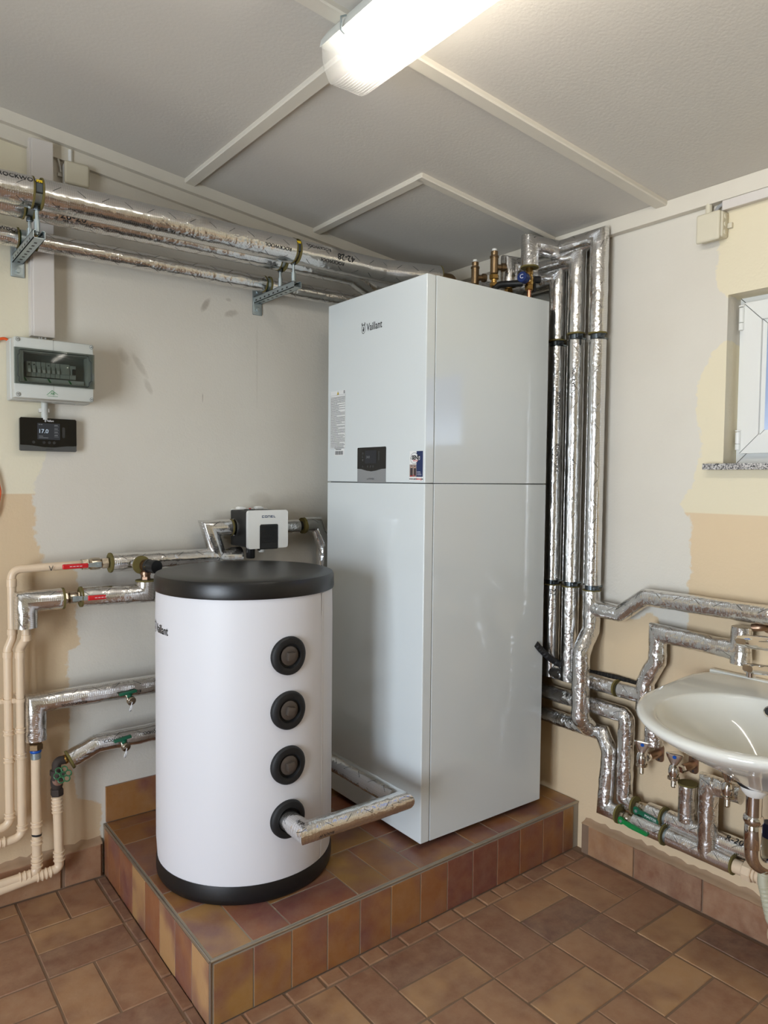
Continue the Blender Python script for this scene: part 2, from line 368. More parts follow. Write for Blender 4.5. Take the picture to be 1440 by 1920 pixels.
def wool(p, d, r, parent, th=0.004, inner=0.0):
    """cut face of mineral wool at a lagging end"""
    return lathe('wool_face', [(r*0.45, -th), (r*0.99, -th), (r*1.03, -th/2), (r*1.02, th), (r*0.45, th)], p, d, 'wool', parent, 32, (inner == 0, inner == 0))
def prof_tube(p0, p1, r, mat, parent, name): return lathe(name, [(r, 0), (r, (V(p1)-V(p0)).length)], p0, V(p1)-V(p0), mat, parent)
def hexg(o, d, r, h): return latheg([(r*0.92, 0), (r, h*0.12), (r, h*0.88), (r*0.92, h)], o, d, 6)
# ---------------------------------------------------------------- lettering
_text_cache = {}
def text_geo(s, size, bold=0.0, spacing=1.0):
    key = (s, size, bold, spacing)
    if key in _text_cache: return _text_cache[key]
    cu = bpy.data.curves.new('lettering', 'FONT'); cu.body = s; cu.size = size; cu.offset = bold; cu.space_character = spacing
    cu.align_x = 'CENTER'; cu.align_y = 'CENTER'; cu.resolution_u = 3
    o = bpy.data.objects.new('lettering', cu); COL.objects.link(o)
    bpy.context.view_layer.update()
    me = o.evaluated_get(bpy.context.evaluated_depsgraph_get()).to_mesh()
    r = ([v.co.copy() for v in me.vertices], [tuple(p.vertices) for p in me.polygons])
    bpy.data.objects.remove(o); bpy.data.curves.remove(cu); _text_cache[key] = r; return r
def textg(s, size, o, x, y, n, bold=0.0, spacing=1.0, off=0.0006):
    vs, fs = text_geo(s, size, bold, spacing); o, x, y, n = V(o), V(x).normalized(), V(y).normalized(), V(n).normalized()
    return [o+x*v.x+y*v.y+n*off for v in vs], fs
def text(name, s, size, o, x, y, mat, parent, bold=0.0, spacing=1.0, off=0.0006):
    return mesh(name, *textg(s, size, o, x, y, V(x).cross(V(y)), bold, spacing, off), mat, parent, smooth=False)
def pipe_text(s, size, p0, p1, t, r, face, parent, flip=False, across=False, bold=0.0, mat='text_black'):
    """printed on a straight lagging run, wrapped round it; face = direction the print looks towards"""
    p0, p1 = V(p0), V(p1); d = (p1-p0).normalized(); c = p0.lerp(p1, t); f = V(face); f = (f-d*f.dot(d)).normalized(); up = f.cross(d) if not flip else -f.cross(d)
    dd = d if not flip else -d
    vs, fs = text_geo(s, size, bold); out = []
    for v in vs:
        a = v.y/r; out.append(c+dd*v.x+(f*math.cos(a)+up*math.sin(a))*(r+0.0012))
    return mesh('print', out, fs, mat, parent, smooth=False)
def quadsg(rects, o, x, y, n, off):
    o, x, y, n = V(o), V(x), V(y), V(n); vs, fs = [], []
    for a, b, c, d in rects:
        k = len(vs); vs += [o+x*a+y*b+n*off, o+x*c+y*b+n*off, o+x*c+y*d+n*off, o+x*a+y*d+n*off]; fs.append((k, k+1, k+2, k+3))
    return vs, fs
def ringg(o, d, r, w, seg=24):
    return latheg([(r-w, 0), (r, 0)], o, d, seg, (False, False))
# ---------------------------------------------------------------- the room
def cz(x): return 2.385-0.115*x                       # underside of the sloping ceiling
XW, YW = -4.4, -5.2
# left wall (y = 0), far side of the heater
struct(mesh('wall_left', *prismg([(XW-0.15, -0.05), (0.3, -0.05), (0.3, cz(0.3)+0.02), (XW-0.15, cz(XW-0.15)+0.02)], (0, 0, 0), (1, 0, 0), (0, 0, 1), (0, 1, 0), 0.15), 'wall_left', smooth=False))
WY0, WY1, WZ0, WZ1 = -2.60, -1.435, 1.494, 2.036      # window opening in the right wall
g = [boxg((0, WY1, -0.05), (0.15, 0.0, cz(0)+0.02)), boxg((0, YW, -0.05), (0.15, WY0, cz(0)+0.02)), boxg((0, WY0, -0.05), (0.15, WY1, WZ0)), boxg((0, WY0, WZ1), (0.15, WY1, cz(0)+0.02))]
struct(mesh('wall_right', *join(*g), 'wall_right', smooth=False))
M['wall_plain'] = plain('cream_plaster', S(222, 212, 186), 0.65, bump=0.3, bscale=90, var=0.06)
struct(mesh('wall_front', *prismg([(XW-0.15, -0.05), (0.3, -0.05), (0.3, cz(0.3)+0.02), (XW-0.15, cz(XW-0.15)+0.02)], (0, YW-0.15, 0), (1, 0, 0), (0, 0, 1), (0, 1, 0), 0.15), 'wall_plain', smooth=False))
DY0, DY1, DZ = -3.10, -1.60, 2.15
g = [boxg((XW-0.15, DY1, -0.05), (XW, 0.0, cz(XW)+0.02)), boxg((XW-0.15, YW, -0.05), (XW, DY0, cz(XW)+0.02)), boxg((XW-0.15, DY0, DZ), (XW, DY1, cz(XW)+0.02))]
struct(mesh('wall_rear', *join(*g), 'wall_plain', smooth=False))
ceil = struct(mesh('ceiling', *prismg([(XW-0.15, cz(XW-0.15)), (0.3, cz(0.3)), (0.3, cz(0.3)+0.1), (XW-0.15, cz(XW-0.15)+0.1)], (0, YW-0.15, 0), (1, 0, 0), (0, 0, 1), (0, 1, 0), -YW+0.30), 'ceiling', smooth=False))
# battens over the sheet joints and the cover strips along the walls
def batten(name, p, q, w, h):
    p, q = V(p), V(q); d = (q-p).normalized(); n = Vector((-0.115, 0, -1)).normalized() if True else 0; n = Vector((0.115, 0, 1)).normalized()*-1
    s = d.cross(n).normalized(); L = (q-p).length
    poly = [(-w/2, -0.004), (w/2, -0.004), (w/2, h*0.75), (w/2-h*0.2, h), (-w/2+h*0.2, h), (-w/2, h*0.75)]
    return struct(prism(name, poly, p, s, n, d, L, 'batten'))
batten('trim_1', (-1.238, -0.02, cz(-1.238)), (-1.228, -1.175, cz(-1.228)), 0.042, 0.016)
batten('trim_2', (XW, -1.105, cz(XW)), (-0.02, -1.205, cz(-0.02)), 0.046, 0.016)
batten('trim_3', (-0.690, -0.02, cz(-0.69)), (-0.690, -0.736, cz(-0.69)), 0.036, 0.016)
batten('trim_4', (-0.706, -0.722, cz(-0.706)), (-0.02, -0.728, cz(-0.02)), 0.036, 0.016)
batten('trim_5', (-2.45, -0.02, cz(-2.45)), (-2.45, -4.1, cz(-2.45)), 0.042, 0.016)
def wall_strip(name, y0, dz0, dz1): struct(mesh(name, *prismg([(XW, cz(XW)-dz1), (-0.03, cz(-0.03)-dz1), (-0.03, cz(-0.03)-dz0), (XW, cz(XW)-dz0)], (0, y0, 0), (1, 0, 0), (0, 0, 1), (0, 1, 0), -y0), 'batten', smooth=False))
wall_strip('trim_6', -0.040, -0.004, 0.040)
wall_strip('trim_7', -0.018, 0.040, 0.085)
struct(box('trim_8', (-0.030, YW, 2.332), (0, -0.04, cz(0)+0.003), 'batten', None, 0.002))
# ------------------------------------------------ floor of worn clay tiles, paired basket weave
floor = struct(mesh('floor', *boxg((XW-0.15, YW-0.15, -0.08), (0.3, 0.15, -0.0026)), 'grout_dark', smooth=False))
def plinth_front(x): return -0.942+0.030*(x+1.558)
rt = random.Random(5)
def tile_geo(q, z, th, bev, jit):
    """q: four corners (2D) of a tile; slightly uneven, top edge eased"""
    c = [(x+rt.uniform(-jit, jit), y+rt.uniform(-jit, jit)) for x, y in q]; mx = sum(p[0] for p in c)/4; my = sum(p[1] for p in c)/4
    def ins(k):
        o = []
        for x, y in c:
            l = math.hypot(x-mx, y-my); o.append((x+(mx-x)/l*k*1.4, y+(my-y)/l*k*1.4))
        return o
    zz = [z+rt.uniform(-0.0008, 0.0008) for _ in range(4)]
    vs = [(x, y, z-th) for x, y in c]+[(x, y, w-bev) for (x, y), w in zip(c, zz)]+[(x, y, w) for (x, y), w in zip(ins(bev), zz)]
    fs = []
    for k in (0, 4): fs += [(k+i, k+(i+1) % 4, k+4+(i+1) % 4, k+4+i) for i in range(4)]
    fs.append((8, 9, 10, 11)); return vs, fs
PER = 0.2585; J = 0.0034
def fgrid(a, b): return (-0.5585+PER*a, -1.2265+PER*b+0.025*(-0.5585+PER*a+0.3))
def floor_tile(a0, b0, a1, b1, tone, clip=True):
    q = [fgrid(a0, b0), fgrid(a1, b0), fgrid(a1, b1), fgrid(a0, b1)]
    q = [(x+(J if i in (0, 3) else -J), y+(J if i in (0, 1) else -J)) for i, (x, y) in enumerate(q)]
    def cl(x, y): return (min(x, -0.034), min(y, -0.034))
    q = [cl(*p) for p in q]
    cx = sum(p[0] for p in q)/4; cy = sum(p[1] for p in q)/4
    if cx > -1.596 and cy > -0.968+0.025*(cx+0.3): return
    q2 = []
    for x, y in q:
        if cx > -1.59 and y > plinth_front(x)-0.040: y = plinth_front(x)-0.040
        q2.append((x, y))
    q = q2
    if min(abs(q[0][0]-q[1][0]), abs(q[0][1]-q[3][1])) < 0.022: return
    o = mesh('tile', *tile_geo(q, 0.0, 0.008, 0.0019, 0.0014), 'tile_floor', floor, smooth=False); o['tone'] = tone
special = {(0, 0, 0): 0.02, (0, 0, 1): 0.72, (-1, 0, 0): 0.28, (-1, 0, 1): 0.22, (1, 0, 0): 0.62, (1, 0, 1): 0.35, (0, -1, 0): 0.5, (0, -1, 1): 0.1, (1, -1, 0): 0.95, (1, -1, 1): 0.3,
           (-1, -1, 0): 0.9, (-1, -1, 1): 0.4, (2, -2, 0): 0.05, (1, -2, 0): 0.8, (1, -2, 1): 0.0, (-5, 2, 0): 0.7, (-5, 2, 1): 0.45}
for i in range(-8, 4):
    for j in range(-5, 6):
        for k in (0, 1):
            tone = special.get((i, j, k), rt.choice([0.1, 0.25, 0.35, 0.45, 0.55, 0.6, 0.7, 0.85, 0.95]))
            if (i+j) % 2 == 0: floor_tile(i, j+k*0.5, i+1, j+k*0.5+0.5, tone)
            else: floor_tile(i+k*0.5, j, i+k*0.5+0.5, j+1, tone)
# cut strips against the plinth
x = -1.575
while x < -0.06:
    w = rt.choice([0.075, 0.11, 0.128, 0.09]); x1 = min(x+w, -0.04)
    yr = lambda v: -0.968+0.025*(v+0.3)+0.004
    q = [(x+0.003, yr(x)), (x1-0.003, yr(x1)), (x1-0.003, plinth_front(x1)-0.004), (x+0.003, plinth_front(x)-0.004)]
    o = mesh('tile', *tile_geo(q, 0.001, 0.008, 0.003, 0.0015), 'tile_floor', floor, smooth=False); o['tone'] = rt.uniform(0.1, 0.6); x = x1
y = -1.0
while y < -0.06:
    y1 = min(y+rt.choice([0.13, 0.16, 0.2]), -0.04)
    q = [(-1.588, y+0.003), (-1.562, y+0.003), (-1.562, y1-0.003), (-1.588, y1-0.003)]
    o = mesh('tile', *tile_geo(q, 0.004, 0.01, 0.003, 0.0015), 'tile_floor', floor, smooth=False); o['tone'] = rt.uniform(0.0, 0.3); y = y1
# skirting tiles
def wall_tile(parent, o, x, y, n, w, h, th, tone, mat='tile_floor', bev=0.002):
    g = boxg((0, 0, 0), (w, h, th), bev, 1); o, x, y, n = V(o), V(x), V(y), V(n)
    ob = mesh('tile', [o+x*v.x+y*v.y+n*v.z for v in g[0]], g[1], mat, parent, smooth=False); ob['tone'] = tone; return ob
def lip(name, pts, parent, r0, r1):
    """ragged mortar edge: a rough ribbon of plaster along the skirting"""
    vs, fs = [], []; rr = random.Random(3); pts = [V(p) for p in pts]
    n = int((pts[-1]-pts[0]).length/0.022)
    for i in range(n+1):
        p = pts[0].lerp(pts[-1], i/n); nrm = r0; up = r1
        a = rr.uniform(-0.003, 0.002); b = rr.uniform(-0.0035, 0.0035)
        vs += [p+nrm*(0.0285+a), p+nrm*(0.024+a)+up*(0.004+b*0.5), p+nrm*0.012+up*(0.008+b), p+nrm*0.003+up*(0.013+b), p+up*(0.020+b*2)]
        if i:
            k = 5*i; fs += [(k-5+j, k+j, k+j+1, k-4+j) for j in range(4)]
    return mesh(name, vs, fs, 'mortar', parent, angle=80)
br = struct(mesh('baseboard_right', *boxg((-0.024, -2.6, -0.004), (0, -0.93, 0.112)), 'grout_dark', smooth=False))
for y0, y1, tone in ((-1.160, -0.965, 0.72), (-1.421, -1.166, 0.16), (-1.682, -1.427, 0.3), (-1.943, -1.688, 0.5), (-2.2, -1.949, 0.6)):
    wall_tile(br, (-0.018, y0, 0.002), (0, 1, 0), (0, 0, 1), (-1, 0, 0), y1-y0, 0.110, 0.013, tone)
lip('mortar', [(0, -2.6, 0.112), (0, -0.93, 0.112)], br, Vector((-1, 0, 0)), Vector((0, 0, 1)))
bl = struct(mesh('baseboard_left', *boxg((-3.2, -0.024, -0.004), (-1.566, 0, 0.118)), 'grout_dark', smooth=False))
for x0, x1, tone in ((-1.694, -1.572, 0.42), (-1.962, -1.708, 0.62), (-2.226, -1.97, 0.5), (-2.49, -2.234, 0.3)):
    wall_tile(bl, (x0, -0.018, 0.002), (1, 0, 0), (0, 0, 1), (0, -1, 0), x1-x0, 0.116, 0.013, tone)
lip('mortar', [(-3.2, 0, 0.118), (-1.566, 0, 0.118)], bl, Vector((0, -1, 0)), Vector((0, 0, 1)))
# ------------------------------------------------ tiled plinth under the heater and tank
plinth = thing('tiled_plinth', 'low tiled plinth with metal edging under the white cabinet and the tank', 'plinth', (-0.78, -0.45, 0)); plinth['kind'] = 'structure'
PX0 = -1.558
core = [(PX0+0.0016, -0.002), (-0.002, -0.002), (-0.002, plinth_front(0)+0.0016), (PX0+0.0016, plinth_front(PX0)+0.0016)]
mesh('grout_bed', *prismg(core[::-1], (0, 0, 0.0), (1, 0, 0), (0, 1, 0), (0, 0, 1), 0.1788), 'grout', plinth, smooth=False)
XL = [-1.5475, -1.3095, -1.071, -0.8225, -0.570, -0.325, -0.080, -0.004]
def pg(x, r): return (x, min(plinth_front(x)+0.010+0.2425*r, -0.006))
tones = [0.8, 0.3, 0.25, 0.6, 0.75, 0.55, 0.6, 0.7, 0.45, 0.35, 0.6, 0.15, 0.7]; ti = 0
for r in range(4):
    for i in range(7):
        x0, x1 = XL[i], XL[i+1]; xm = (x0+x1)/2
        if i == 6: subs = [((x0, r), (x1, r+1))]
        elif (i+r) % 2 == 0: subs = [((x0, r), (xm, r+1)), ((xm, r), (x1, r+1))]
        else: subs = [((x0, r), (x1, r+0.5)), ((x0, r+0.5), (x1, r+1))]
        for (a, r0), (b, r1) in subs:
            g_ = 0.0022; q = [pg(a, r0), pg(b, r0), pg(b, r1), pg(a, r1)]
            q = [(x+(g_ if k in (0, 3) else -g_), y+(g_ if k < 2 else -g_)) for k, (x, y) in enumerate(q)]
            if q[3][1]-q[0][1] < 0.02: continue
            o = mesh('tile', *tile_geo(q, 0.1800, 0.006, 0.0009, 0.0004), 'tile_glazed', plinth, smooth=False); o['tone'] = tones[ti % 13] if r == 0 else rt.uniform(0.15, 0.85); ti += 1
FJ = [-1.5485, -1.430, -1.310, -1.189, -1.071, -0.950, -0.828, -0.709, -0.589, -0.466, -0.346, -0.216, -0.096, -0.032]
ft = [0.74, 0.62, 0.45, 0.5, 0.5, 0.52, 0.4, 0.12, 0.1, 0.2, 0.35, 0.42, 0.6]; d = Vector((1, 0.03, 0)).normalized(); nf = Vector((0.03, -1, 0)).normalized()
for a, b, tn in zip(FJ, FJ[1:], ft): wall_tile(plinth, (a+0.0022, plinth_front(a)+0.008, 0.001), d, (0, 0, 1), nf, b-a-0.0044, 0.166, 0.008, tn, 'tile_glazed', 0.0009)
LJ = [-0.938, -0.821, -0.699, -0.575, -0.447, -0.326, -0.197, -0.065, -0.018]
for (a, b), tn in zip(zip(LJ, LJ[1:]), (0.95, 0.4, 0.92, 0.3, 0.9, 0.28, 0.3, 0.4)): wall_tile(plinth, (PX0+0.008, b-0.0022, 0.001), (0, -1, 0), (0, 0, 1), (-1, 0, 0), b-a-0.0044, 0.168, 0.008, tn, 'tile_glazed', 0.0009)
for a, b in ((-1.548, -1.31), (-1.305, -1.067), (-1.062, -0.824)): wall_tile(plinth, (a, -0.001, 0.183), (1, 0, 0), (0, 0, 1), (0, -1, 0), b-a, 0.130, 0.010, 0.55, 'tile_glazed', 0.0012)
M['edge_metal'] = plain('metal_edge_strip', S(176, 166, 152), 0.35, 0.9, var=0.2)
tube('edge_strip', [(PX0+0.002, plinth_front(PX0)+0.002, 0.1765), (-0.004, plinth_front(0)+0.002, 0.1765)], 0.0042, 'edge_metal', plinth, seg=10, step=0.3)
tube('edge_strip', [(PX0+0.002, plinth_front(PX0)+0.002, 0.1765), (PX0+0.002, -0.014, 0.1765)], 0.0042, 'edge_metal', plinth, seg=10, step=0.3)
tube('edge_strip', [(PX0+0.003, plinth_front(PX0)+0.003, 0.002), (PX0+0.003, plinth_front(PX0)+0.003, 0.177)], 0.0040, 'edge_metal', plinth, seg=10, step=0.3)
# ------------------------------------------------ window over the sink
def mitred(x0, x1, y0, y1, z0, z1, w):
    out = []
    o_ = [(y0, z0), (y1, z0), (y1, z1), (y0, z1)]; i_ = [(y0+w, z0+w), (y1-w, z0+w), (y1-w, z1-w), (y0+w, z1-w)]
    for k in range(4):
        a, b, c, d_ = o_[k], o_[(k+1) % 4], i_[(k+1) % 4], i_[k]; poly = [a, b, c, d_]
        cx = sum(p[0] for p in poly)/4; cy = sum(p[1] for p in poly)/4; poly = [(p[0]+(cx-p[0])*0.004, p[1]+(cy-p[1])*0.004) for p in poly]
        out.append(prismg(poly, (x1, 0, 0), (0, 1, 0), (0, 0, 1), (-1, 0, 0), x1-x0))
    return join(*out)
win = struct(mesh('window_1', *mitred(0.080, 0.145, WY0+0.0005, WY1-0.0005, WZ0+0.0005, WZ1-0.0005, 0.042), 'pvc', angle=20))
sy0, sy1, sz0, sz1 = WY0+0.022, WY1-0.022, WZ0+0.034, WZ1-0.022; fw = 0.060
mesh('window_sash', *mitred(0.056, 0.120, sy0, sy1, sz0, sz1, fw), 'pvc', win, angle=20)
mesh('glazing_bead', *mitred(0.066, 0.100, sy0+fw, sy1-fw, sz0+fw, sz1-fw, 0.014), 'pvc', win, angle=20)
box('pane', (0.092, sy0+fw, sz0+fw), (0.098, sy1-fw, sz1-fw), 'glass', win, 0)
for z, h in ((1.965, 0.075), (1.57, 0.06)):
    mesh('hinge', *join(latheg([(0.0085, 0), (0.0085, h*0.3)], (0.055, WY1-0.018, z-h/2), (0, 0, 1), 14), latheg([(0.0085, 0), (0.0085, h*0.62)], (0.055, WY1-0.018, z-h/2+h*0.33), (0, 0, 1), 14), latheg([(0.0095, 0), (0.0095, h*0.06)], (0.055, WY1-0.018, z+h/2), (0, 0, 1), 14)), 'pvc', win)
mesh('window_sill', *boxg((-0.036, WY0-0.06, 1.474), (0.085, -1.383, 1.494), 0.002), 'granite', win)
# glazed door behind the camera that lets the daylight in
door = struct(mesh('door_1', *join(boxg((XW-0.10, DY0, 0), (XW-0.03, DY0+0.09, DZ), 0.003), boxg((XW-0.10, DY1-0.09, 0), (XW-0.03, DY1, DZ), 0.003), boxg((XW-0.10, DY0+0.09, DZ-0.09), (XW-0.03, DY1-0.09, DZ), 0.003), boxg((XW-0.10, DY0+0.09, 0), (XW-0.03, DY1-0.09, 0.14), 0.003), boxg((XW-0.10, (DY0+DY1)/2-0.05, 0.14), (XW-0.03, (DY0+DY1)/2+0.05, DZ-0.09), 0.003)), 'pvc'))
box('pane', (XW-0.07, DY0+0.09, 0.14), (XW-0.062, (DY0+DY1)/2-0.05, DZ-0.09), 'glass', door, 0)
box('pane', (XW-0.07, (DY0+DY1)/2+0.05, 0.14), (XW-0.062, DY1-0.09, DZ-0.09), 'glass', door, 0)
# ------------------------------------------------ ceiling lamp
lamp = thing('ceiling_lamp', 'long fluorescent ceiling lamp with clear ribbed cover, switched on', 'lamp', (-1.28, -1.76, cz(-1.28)))
LY0, LY1 = -1.118, -2.398; LX = -1.279
nn = 22
prof = [(-0.072, 2.478), (-0.071, 2.450), (-0.064, 2.420), (-0.052, 2.398)]
for k in range(nn+1):
    xx = -0.046+0.092*k/nn; prof.append((xx, 2.3885+(0.0016 if k % 2 else 0)))
prof += [(0.052, 2.398), (0.064, 2.420), (0.071, 2.450), (0.072, 2.478)]
vs, fs = [], []
ends = [(LY0, 0.80, 0.012), (LY0-0.012, 0.95, 0.004), (LY0-0.035, 1.0, 0)]; ends = ends+[(LY1+0.035, 1.0, 0), (LY1+0.012, 0.95, 0.004), (LY1, 0.80, 0.012)]
for yy, sc, up in ends:
    for px, pz in prof: vs.append((LX+px*(0.5+0.5*sc if sc < 1 else 1), yy, min(pz+up*(2.478-pz)/0.09, 2.478)))
n = len(prof)
for j in range(len(ends)-1): fs += [(j*n+i, j*n+i+1, (j+1)*n+i+1, (j+1)*n+i) for i in range(n-1)]
fs += [tuple(range(n))[::-1], tuple((len(ends)-1)*n+i for i in range(n))]
lc = mesh('lamp_cover', vs, fs, 'diffuser', lamp, angle=12); lc.data.materials.append(M['diffuser_rib'])
for p in lc.data.polygons:
    if len(p.vertices) == 4 and (p.index % (n-1)) % 2 == 0 and 3 <= p.index % (n-1) <= nn+3: p.material_index = 1
mesh('lamp_housing', *prismg([(-0.074, 2.474), (0.074, 2.474), (0.070, 2.492), (0.05, 2.512), (-0.05, 2.520), (-0.070, 2.492)], (LX, LY0-0.005, 0), (1, 0, 0), (0, 0, 1), (0, -1, 0), LY0-LY1-0.01), 'grey_plastic', lamp, angle=30)
lathe('lamp_tube', [(0.013, 0), (0.013, 1.14)], (LX-0.005, LY0-0.075, 2.438), (0, -1, 0), 'tube_light', lamp, 20)
for yy in (LY0-0.06, LY1+0.055): lathe('lamp_holder', [(0.017, 0), (0.017, 0.018)], (LX-0.005, yy+0.009, 2.438), (0, -1, 0), 'white_plastic', lamp, 20)
for yy in (LY0-0.16, LY1+0.16): box('lamp_bracket', (LX-0.03, yy-0.02, 2.51), (LX+0.03, yy+0.02, cz(LX)+0.012), 'grey_plastic', lamp, 0.002)
for yy in (LY0-0.11, LY0-0.65): tube('clip', [(LX-0.068, yy, 2.500), (LX-0.082, yy, 2.492), (LX-0.082, yy, 2.462), (LX-0.072, yy, 2.456)], 0.0022, 'zinc', lamp, seg=8, step=0.02)
# ---------------------------------------------------------------- the tall white heating cabinet
UX0, UX1, UY0, UY1, UZ0, UZ1 = -0.753, -0.150, -0.826, -0.231, 0.201, 2.106; SEAM = 1.420
unit = thing('heating_cabinet', 'tall glossy white heating cabinet with a small control panel on its front', 'heater', ((UX0+UX1)/2, (UY0+UY1)/2, 0.18))
box('core', (UX0+0.012, UY0+0.010, UZ0+0.006), (UX1-0.006, UY1-0.006, UZ1-0.004), 'seam_dark', unit, 0)
for z0, z1 in ((SEAM+0.0012, UZ1), (UZ0, SEAM-0.0012)):
    box('front_panel', (UX0, UY0, z0), (UX0+0.039, UY1, z1), 'panel_white', unit, 0.0035, 3)
    box('side_panel', (UX0+0.0415, UY0+0.0005, z0), (UX1, UY0+0.020, z1), 'panel_white', unit, 0.002)
    box('side_panel', (UX0+0.0415, UY1-0.020, z0), (UX1, UY1-0.0005, z1), 'panel_white', unit, 0.002)
box('top_panel', (UX0+0.042, UY0+0.02, UZ1-0.012), (UX1, UY1-0.02, UZ1-0.002), 'panel_white', unit, 0.002)
box('rear_panel', (UX1-0.006, UY0+0.02, UZ0), (UX1, UY1-0.02, UZ1-0.002), 'panel_white', unit, 0.001)
for x in (UX0+0.09, UX1-0.07):
    for y in (UY0+0.07, UY1-0.07): lathe('foot', [(0.024, 0), (0.024, 0.006), (0.012, 0.008), (0.012, 0.024)], (x, y, 0.1805), (0, 0, 1), 'black_plastic', unit, 20)
FN = (UX0, 0, 0); FXD, FYD, FNR = Vector((0, -1, 0)), Vector((0, 0, 1)), Vector((-1, 0, 0))      # front face: reading direction runs towards -y
def vaillant_logo(parent, o, x, y, size, mat, off=0.0006, face=None):
    """ringed emblem (a small eared animal's head in an egg shape) followed by the word; o = middle of the word"""
    n = Vector(x).cross(Vector(y)); o, x, y = V(o), V(x), V(y); h = size*0.66
    g = text_geo('Vaillant', size, 0.012*size, 1.02); geo = [([o+x*v.x*0.80+y*v.y+n*off for v in g[0]], g[1])]
    ex = -size*1.74; ring = []; k = 28
    for rr in (1.0, 0.84): ring += [(ex+math.cos(2*PI*i/k)*h*0.48*rr, math.sin(2*PI*i/k)*h*0.66*rr-size*0.04) for i in range(k)]
    geo.append(([o+x*a+y*b+n*off for a, b in ring], [(i, (i+1) % k, k+(i+1) % k, k+i) for i in range(k)]))
    for sx in (-1, 1):
        ear = [(ex+sx*h*0.20, h*0.50), (ex+sx*h*0.30, h*0.92), (ex+sx*h*0.46, h*0.74), (ex+sx*h*0.36, h*0.42)]
        geo.append(([o+x*a+y*b+n*off for a, b in ear], [(0, 1, 2, 3) if sx < 0 else (3, 2, 1, 0)]))
    body = [(ex-h*0.14, -h*0.40), (ex+h*0.12, -h*0.40), (ex+h*0.18, -h*0.05), (ex+h*0.08, h*0.30), (ex-h*0.06, h*0.26), (ex-h*0.02, h*0.05), (ex-h*0.2, -h*0.1)]
    geo.append(([o+x*a+y*b+n*off for a, b in body], [tuple(range(7))]))
    return geo
mesh('logo', *join(*vaillant_logo(unit, (-0.7530, -0.5365, 1.9811), FXD, FYD, 0.0385, 'text_black')), 'text_black', unit, smooth=False)
# control panel: black glass over a silver flap
cp0 = V((-0.7530, -0.4391, 1.5712)); cp1 = V((-0.7530, -0.6138, 1.4204)); cy0, cy1 = cp0.y, cp1.y; ct = 1.548; cs = 1.466
w = cy0-cy1
sil = [(0, 0), (w, 0), (w, 0.050), (w*0.86, 0.049), (w*0.66, 0.043), (w*0.5, 0.0405), (w*0.34, 0.043), (w*0.14, 0.049), (0, 0.050)]
panel = prism('control_panel', [(0, 0.050), (w*0.14, 0.049), (w*0.34, 0.043), (w*0.5, 0.0405), (w*0.66, 0.043), (w*0.86, 0.049), (w, 0.050), (w, ct-SEAM-0.003), (w-0.003, ct-SEAM), (0.003, ct-SEAM), (0, ct-SEAM-0.003)], (UX0+0.004, cy0, SEAM), FXD, FYD, FNR, 0.0056, 'black_gloss', unit)
prism('flap', sil, (UX0+0.004, cy0, SEAM), FXD, FYD, FNR, 0.0052, 'silver', unit)
cpo = (UX0-0.0016, cy0, SEAM)
def on_front(a, b, off=0.0): return (UX0-0.0017-off, cy0-a, SEAM+b)
mesh('screen', *quadsg([(w*0.28, 0.0695, w*0.68, 0.116)], cpo, FXD, FYD, FNR, 0.0003), 'screen', panel, smooth=False)
text('digits', '34.0', 0.0125, on_front(w*0.39, 0.092), FXD, FYD, 'screen_dim', panel)
M['key_grey'] = plain('key_grey', S(44, 45, 46), 0.3)
keys = [latheg([(0.0048, 0), (0.0048, 0.0002)], on_front(w*a, b, 0), FNR, 16) for a, b in ((0.2, 0.106), (0.2, 0.094), (0.2, 0.082), (0.2, 0.058), (0.38, 0.058), (0.48, 0.058), (0.57, 0.058))]
keys.append(prismg(rrect(0.008, 0.034, 0.0038, 4, w*0.745, 0.079), cpo, FXD, FYD, FNR, 0.0003))
for q in keys: mesh('key', *q, 'key_grey', panel, smooth=False)
text('print', 'uniTOWER', 0.0095, (UX0-0.0013, cy0-w*0.48, SEAM+0.013), FXD, FYD, 'text_grey', unit)
# warning label with fine print, bar label, installer's sticker
wl0 = V((-0.7530, -0.2530, 1.7542)); wl1 = V((-0.7530, -0.3544, 1.5498)); ww = wl0.y-wl1.y; wh = wl0.z-wl1.z
o = (UX0, wl0.y, wl1.z); rr = random.Random(2)
lab = mesh('warning_label', *prismg([(0, 0), (ww, 0), (ww, wh+0.016), (0, wh+0.016)], o, FXD, FYD, FNR, 0.0004), 'paper', unit, smooth=False)
rects = []; rows = 46
for i in range(rows):
    y = 0.004+(wh-0.008)*i/rows; x = 0.002; end = ww*(1 if rr.random() < 0.72 else rr.uniform(0.4, 0.95))-0.002
    while x < end:
        l = rr.uniform(0.003, 0.010); rects.append((x, y, min(x+l, end), y+(wh-0.008)/rows*0.42)); x += l+0.0011
rects += [(0, 0, 0.0006, wh), (ww-0.0006, 0, ww, wh), (0, wh-0.0006, ww, wh), (0, 0, ww, 0.0006), (ww*0.88, wh+0.004, ww*0.97, wh+0.0065), (ww*0.88, wh+0.008, ww*0.97, wh+0.0105), (ww*0.88, wh+0.012, ww*0.97, wh+0.0145)]
mesh('print', *quadsg(rects, o, FXD, FYD, FNR, 0.0006), 'text_grey', lab, smooth=False)
tri = lambda s: ([(V(o)+FXD*(ww*0.5+a*s)+FYD*(wh+0.0015+b*s)+FNR*0.0007*(2-s)) for a, b in ((-0.0075, 0), (0.0075, 0), (0, 0.0135))], [(0, 1, 2)])
mesh('print', *tri(1.0), 'text_black', lab, smooth=False); g = tri(0.72); mesh('print', [v+FYD*0.0014+FNR*0.0001 for v in g[0]], g[1], 'yellow', lab, smooth=False)
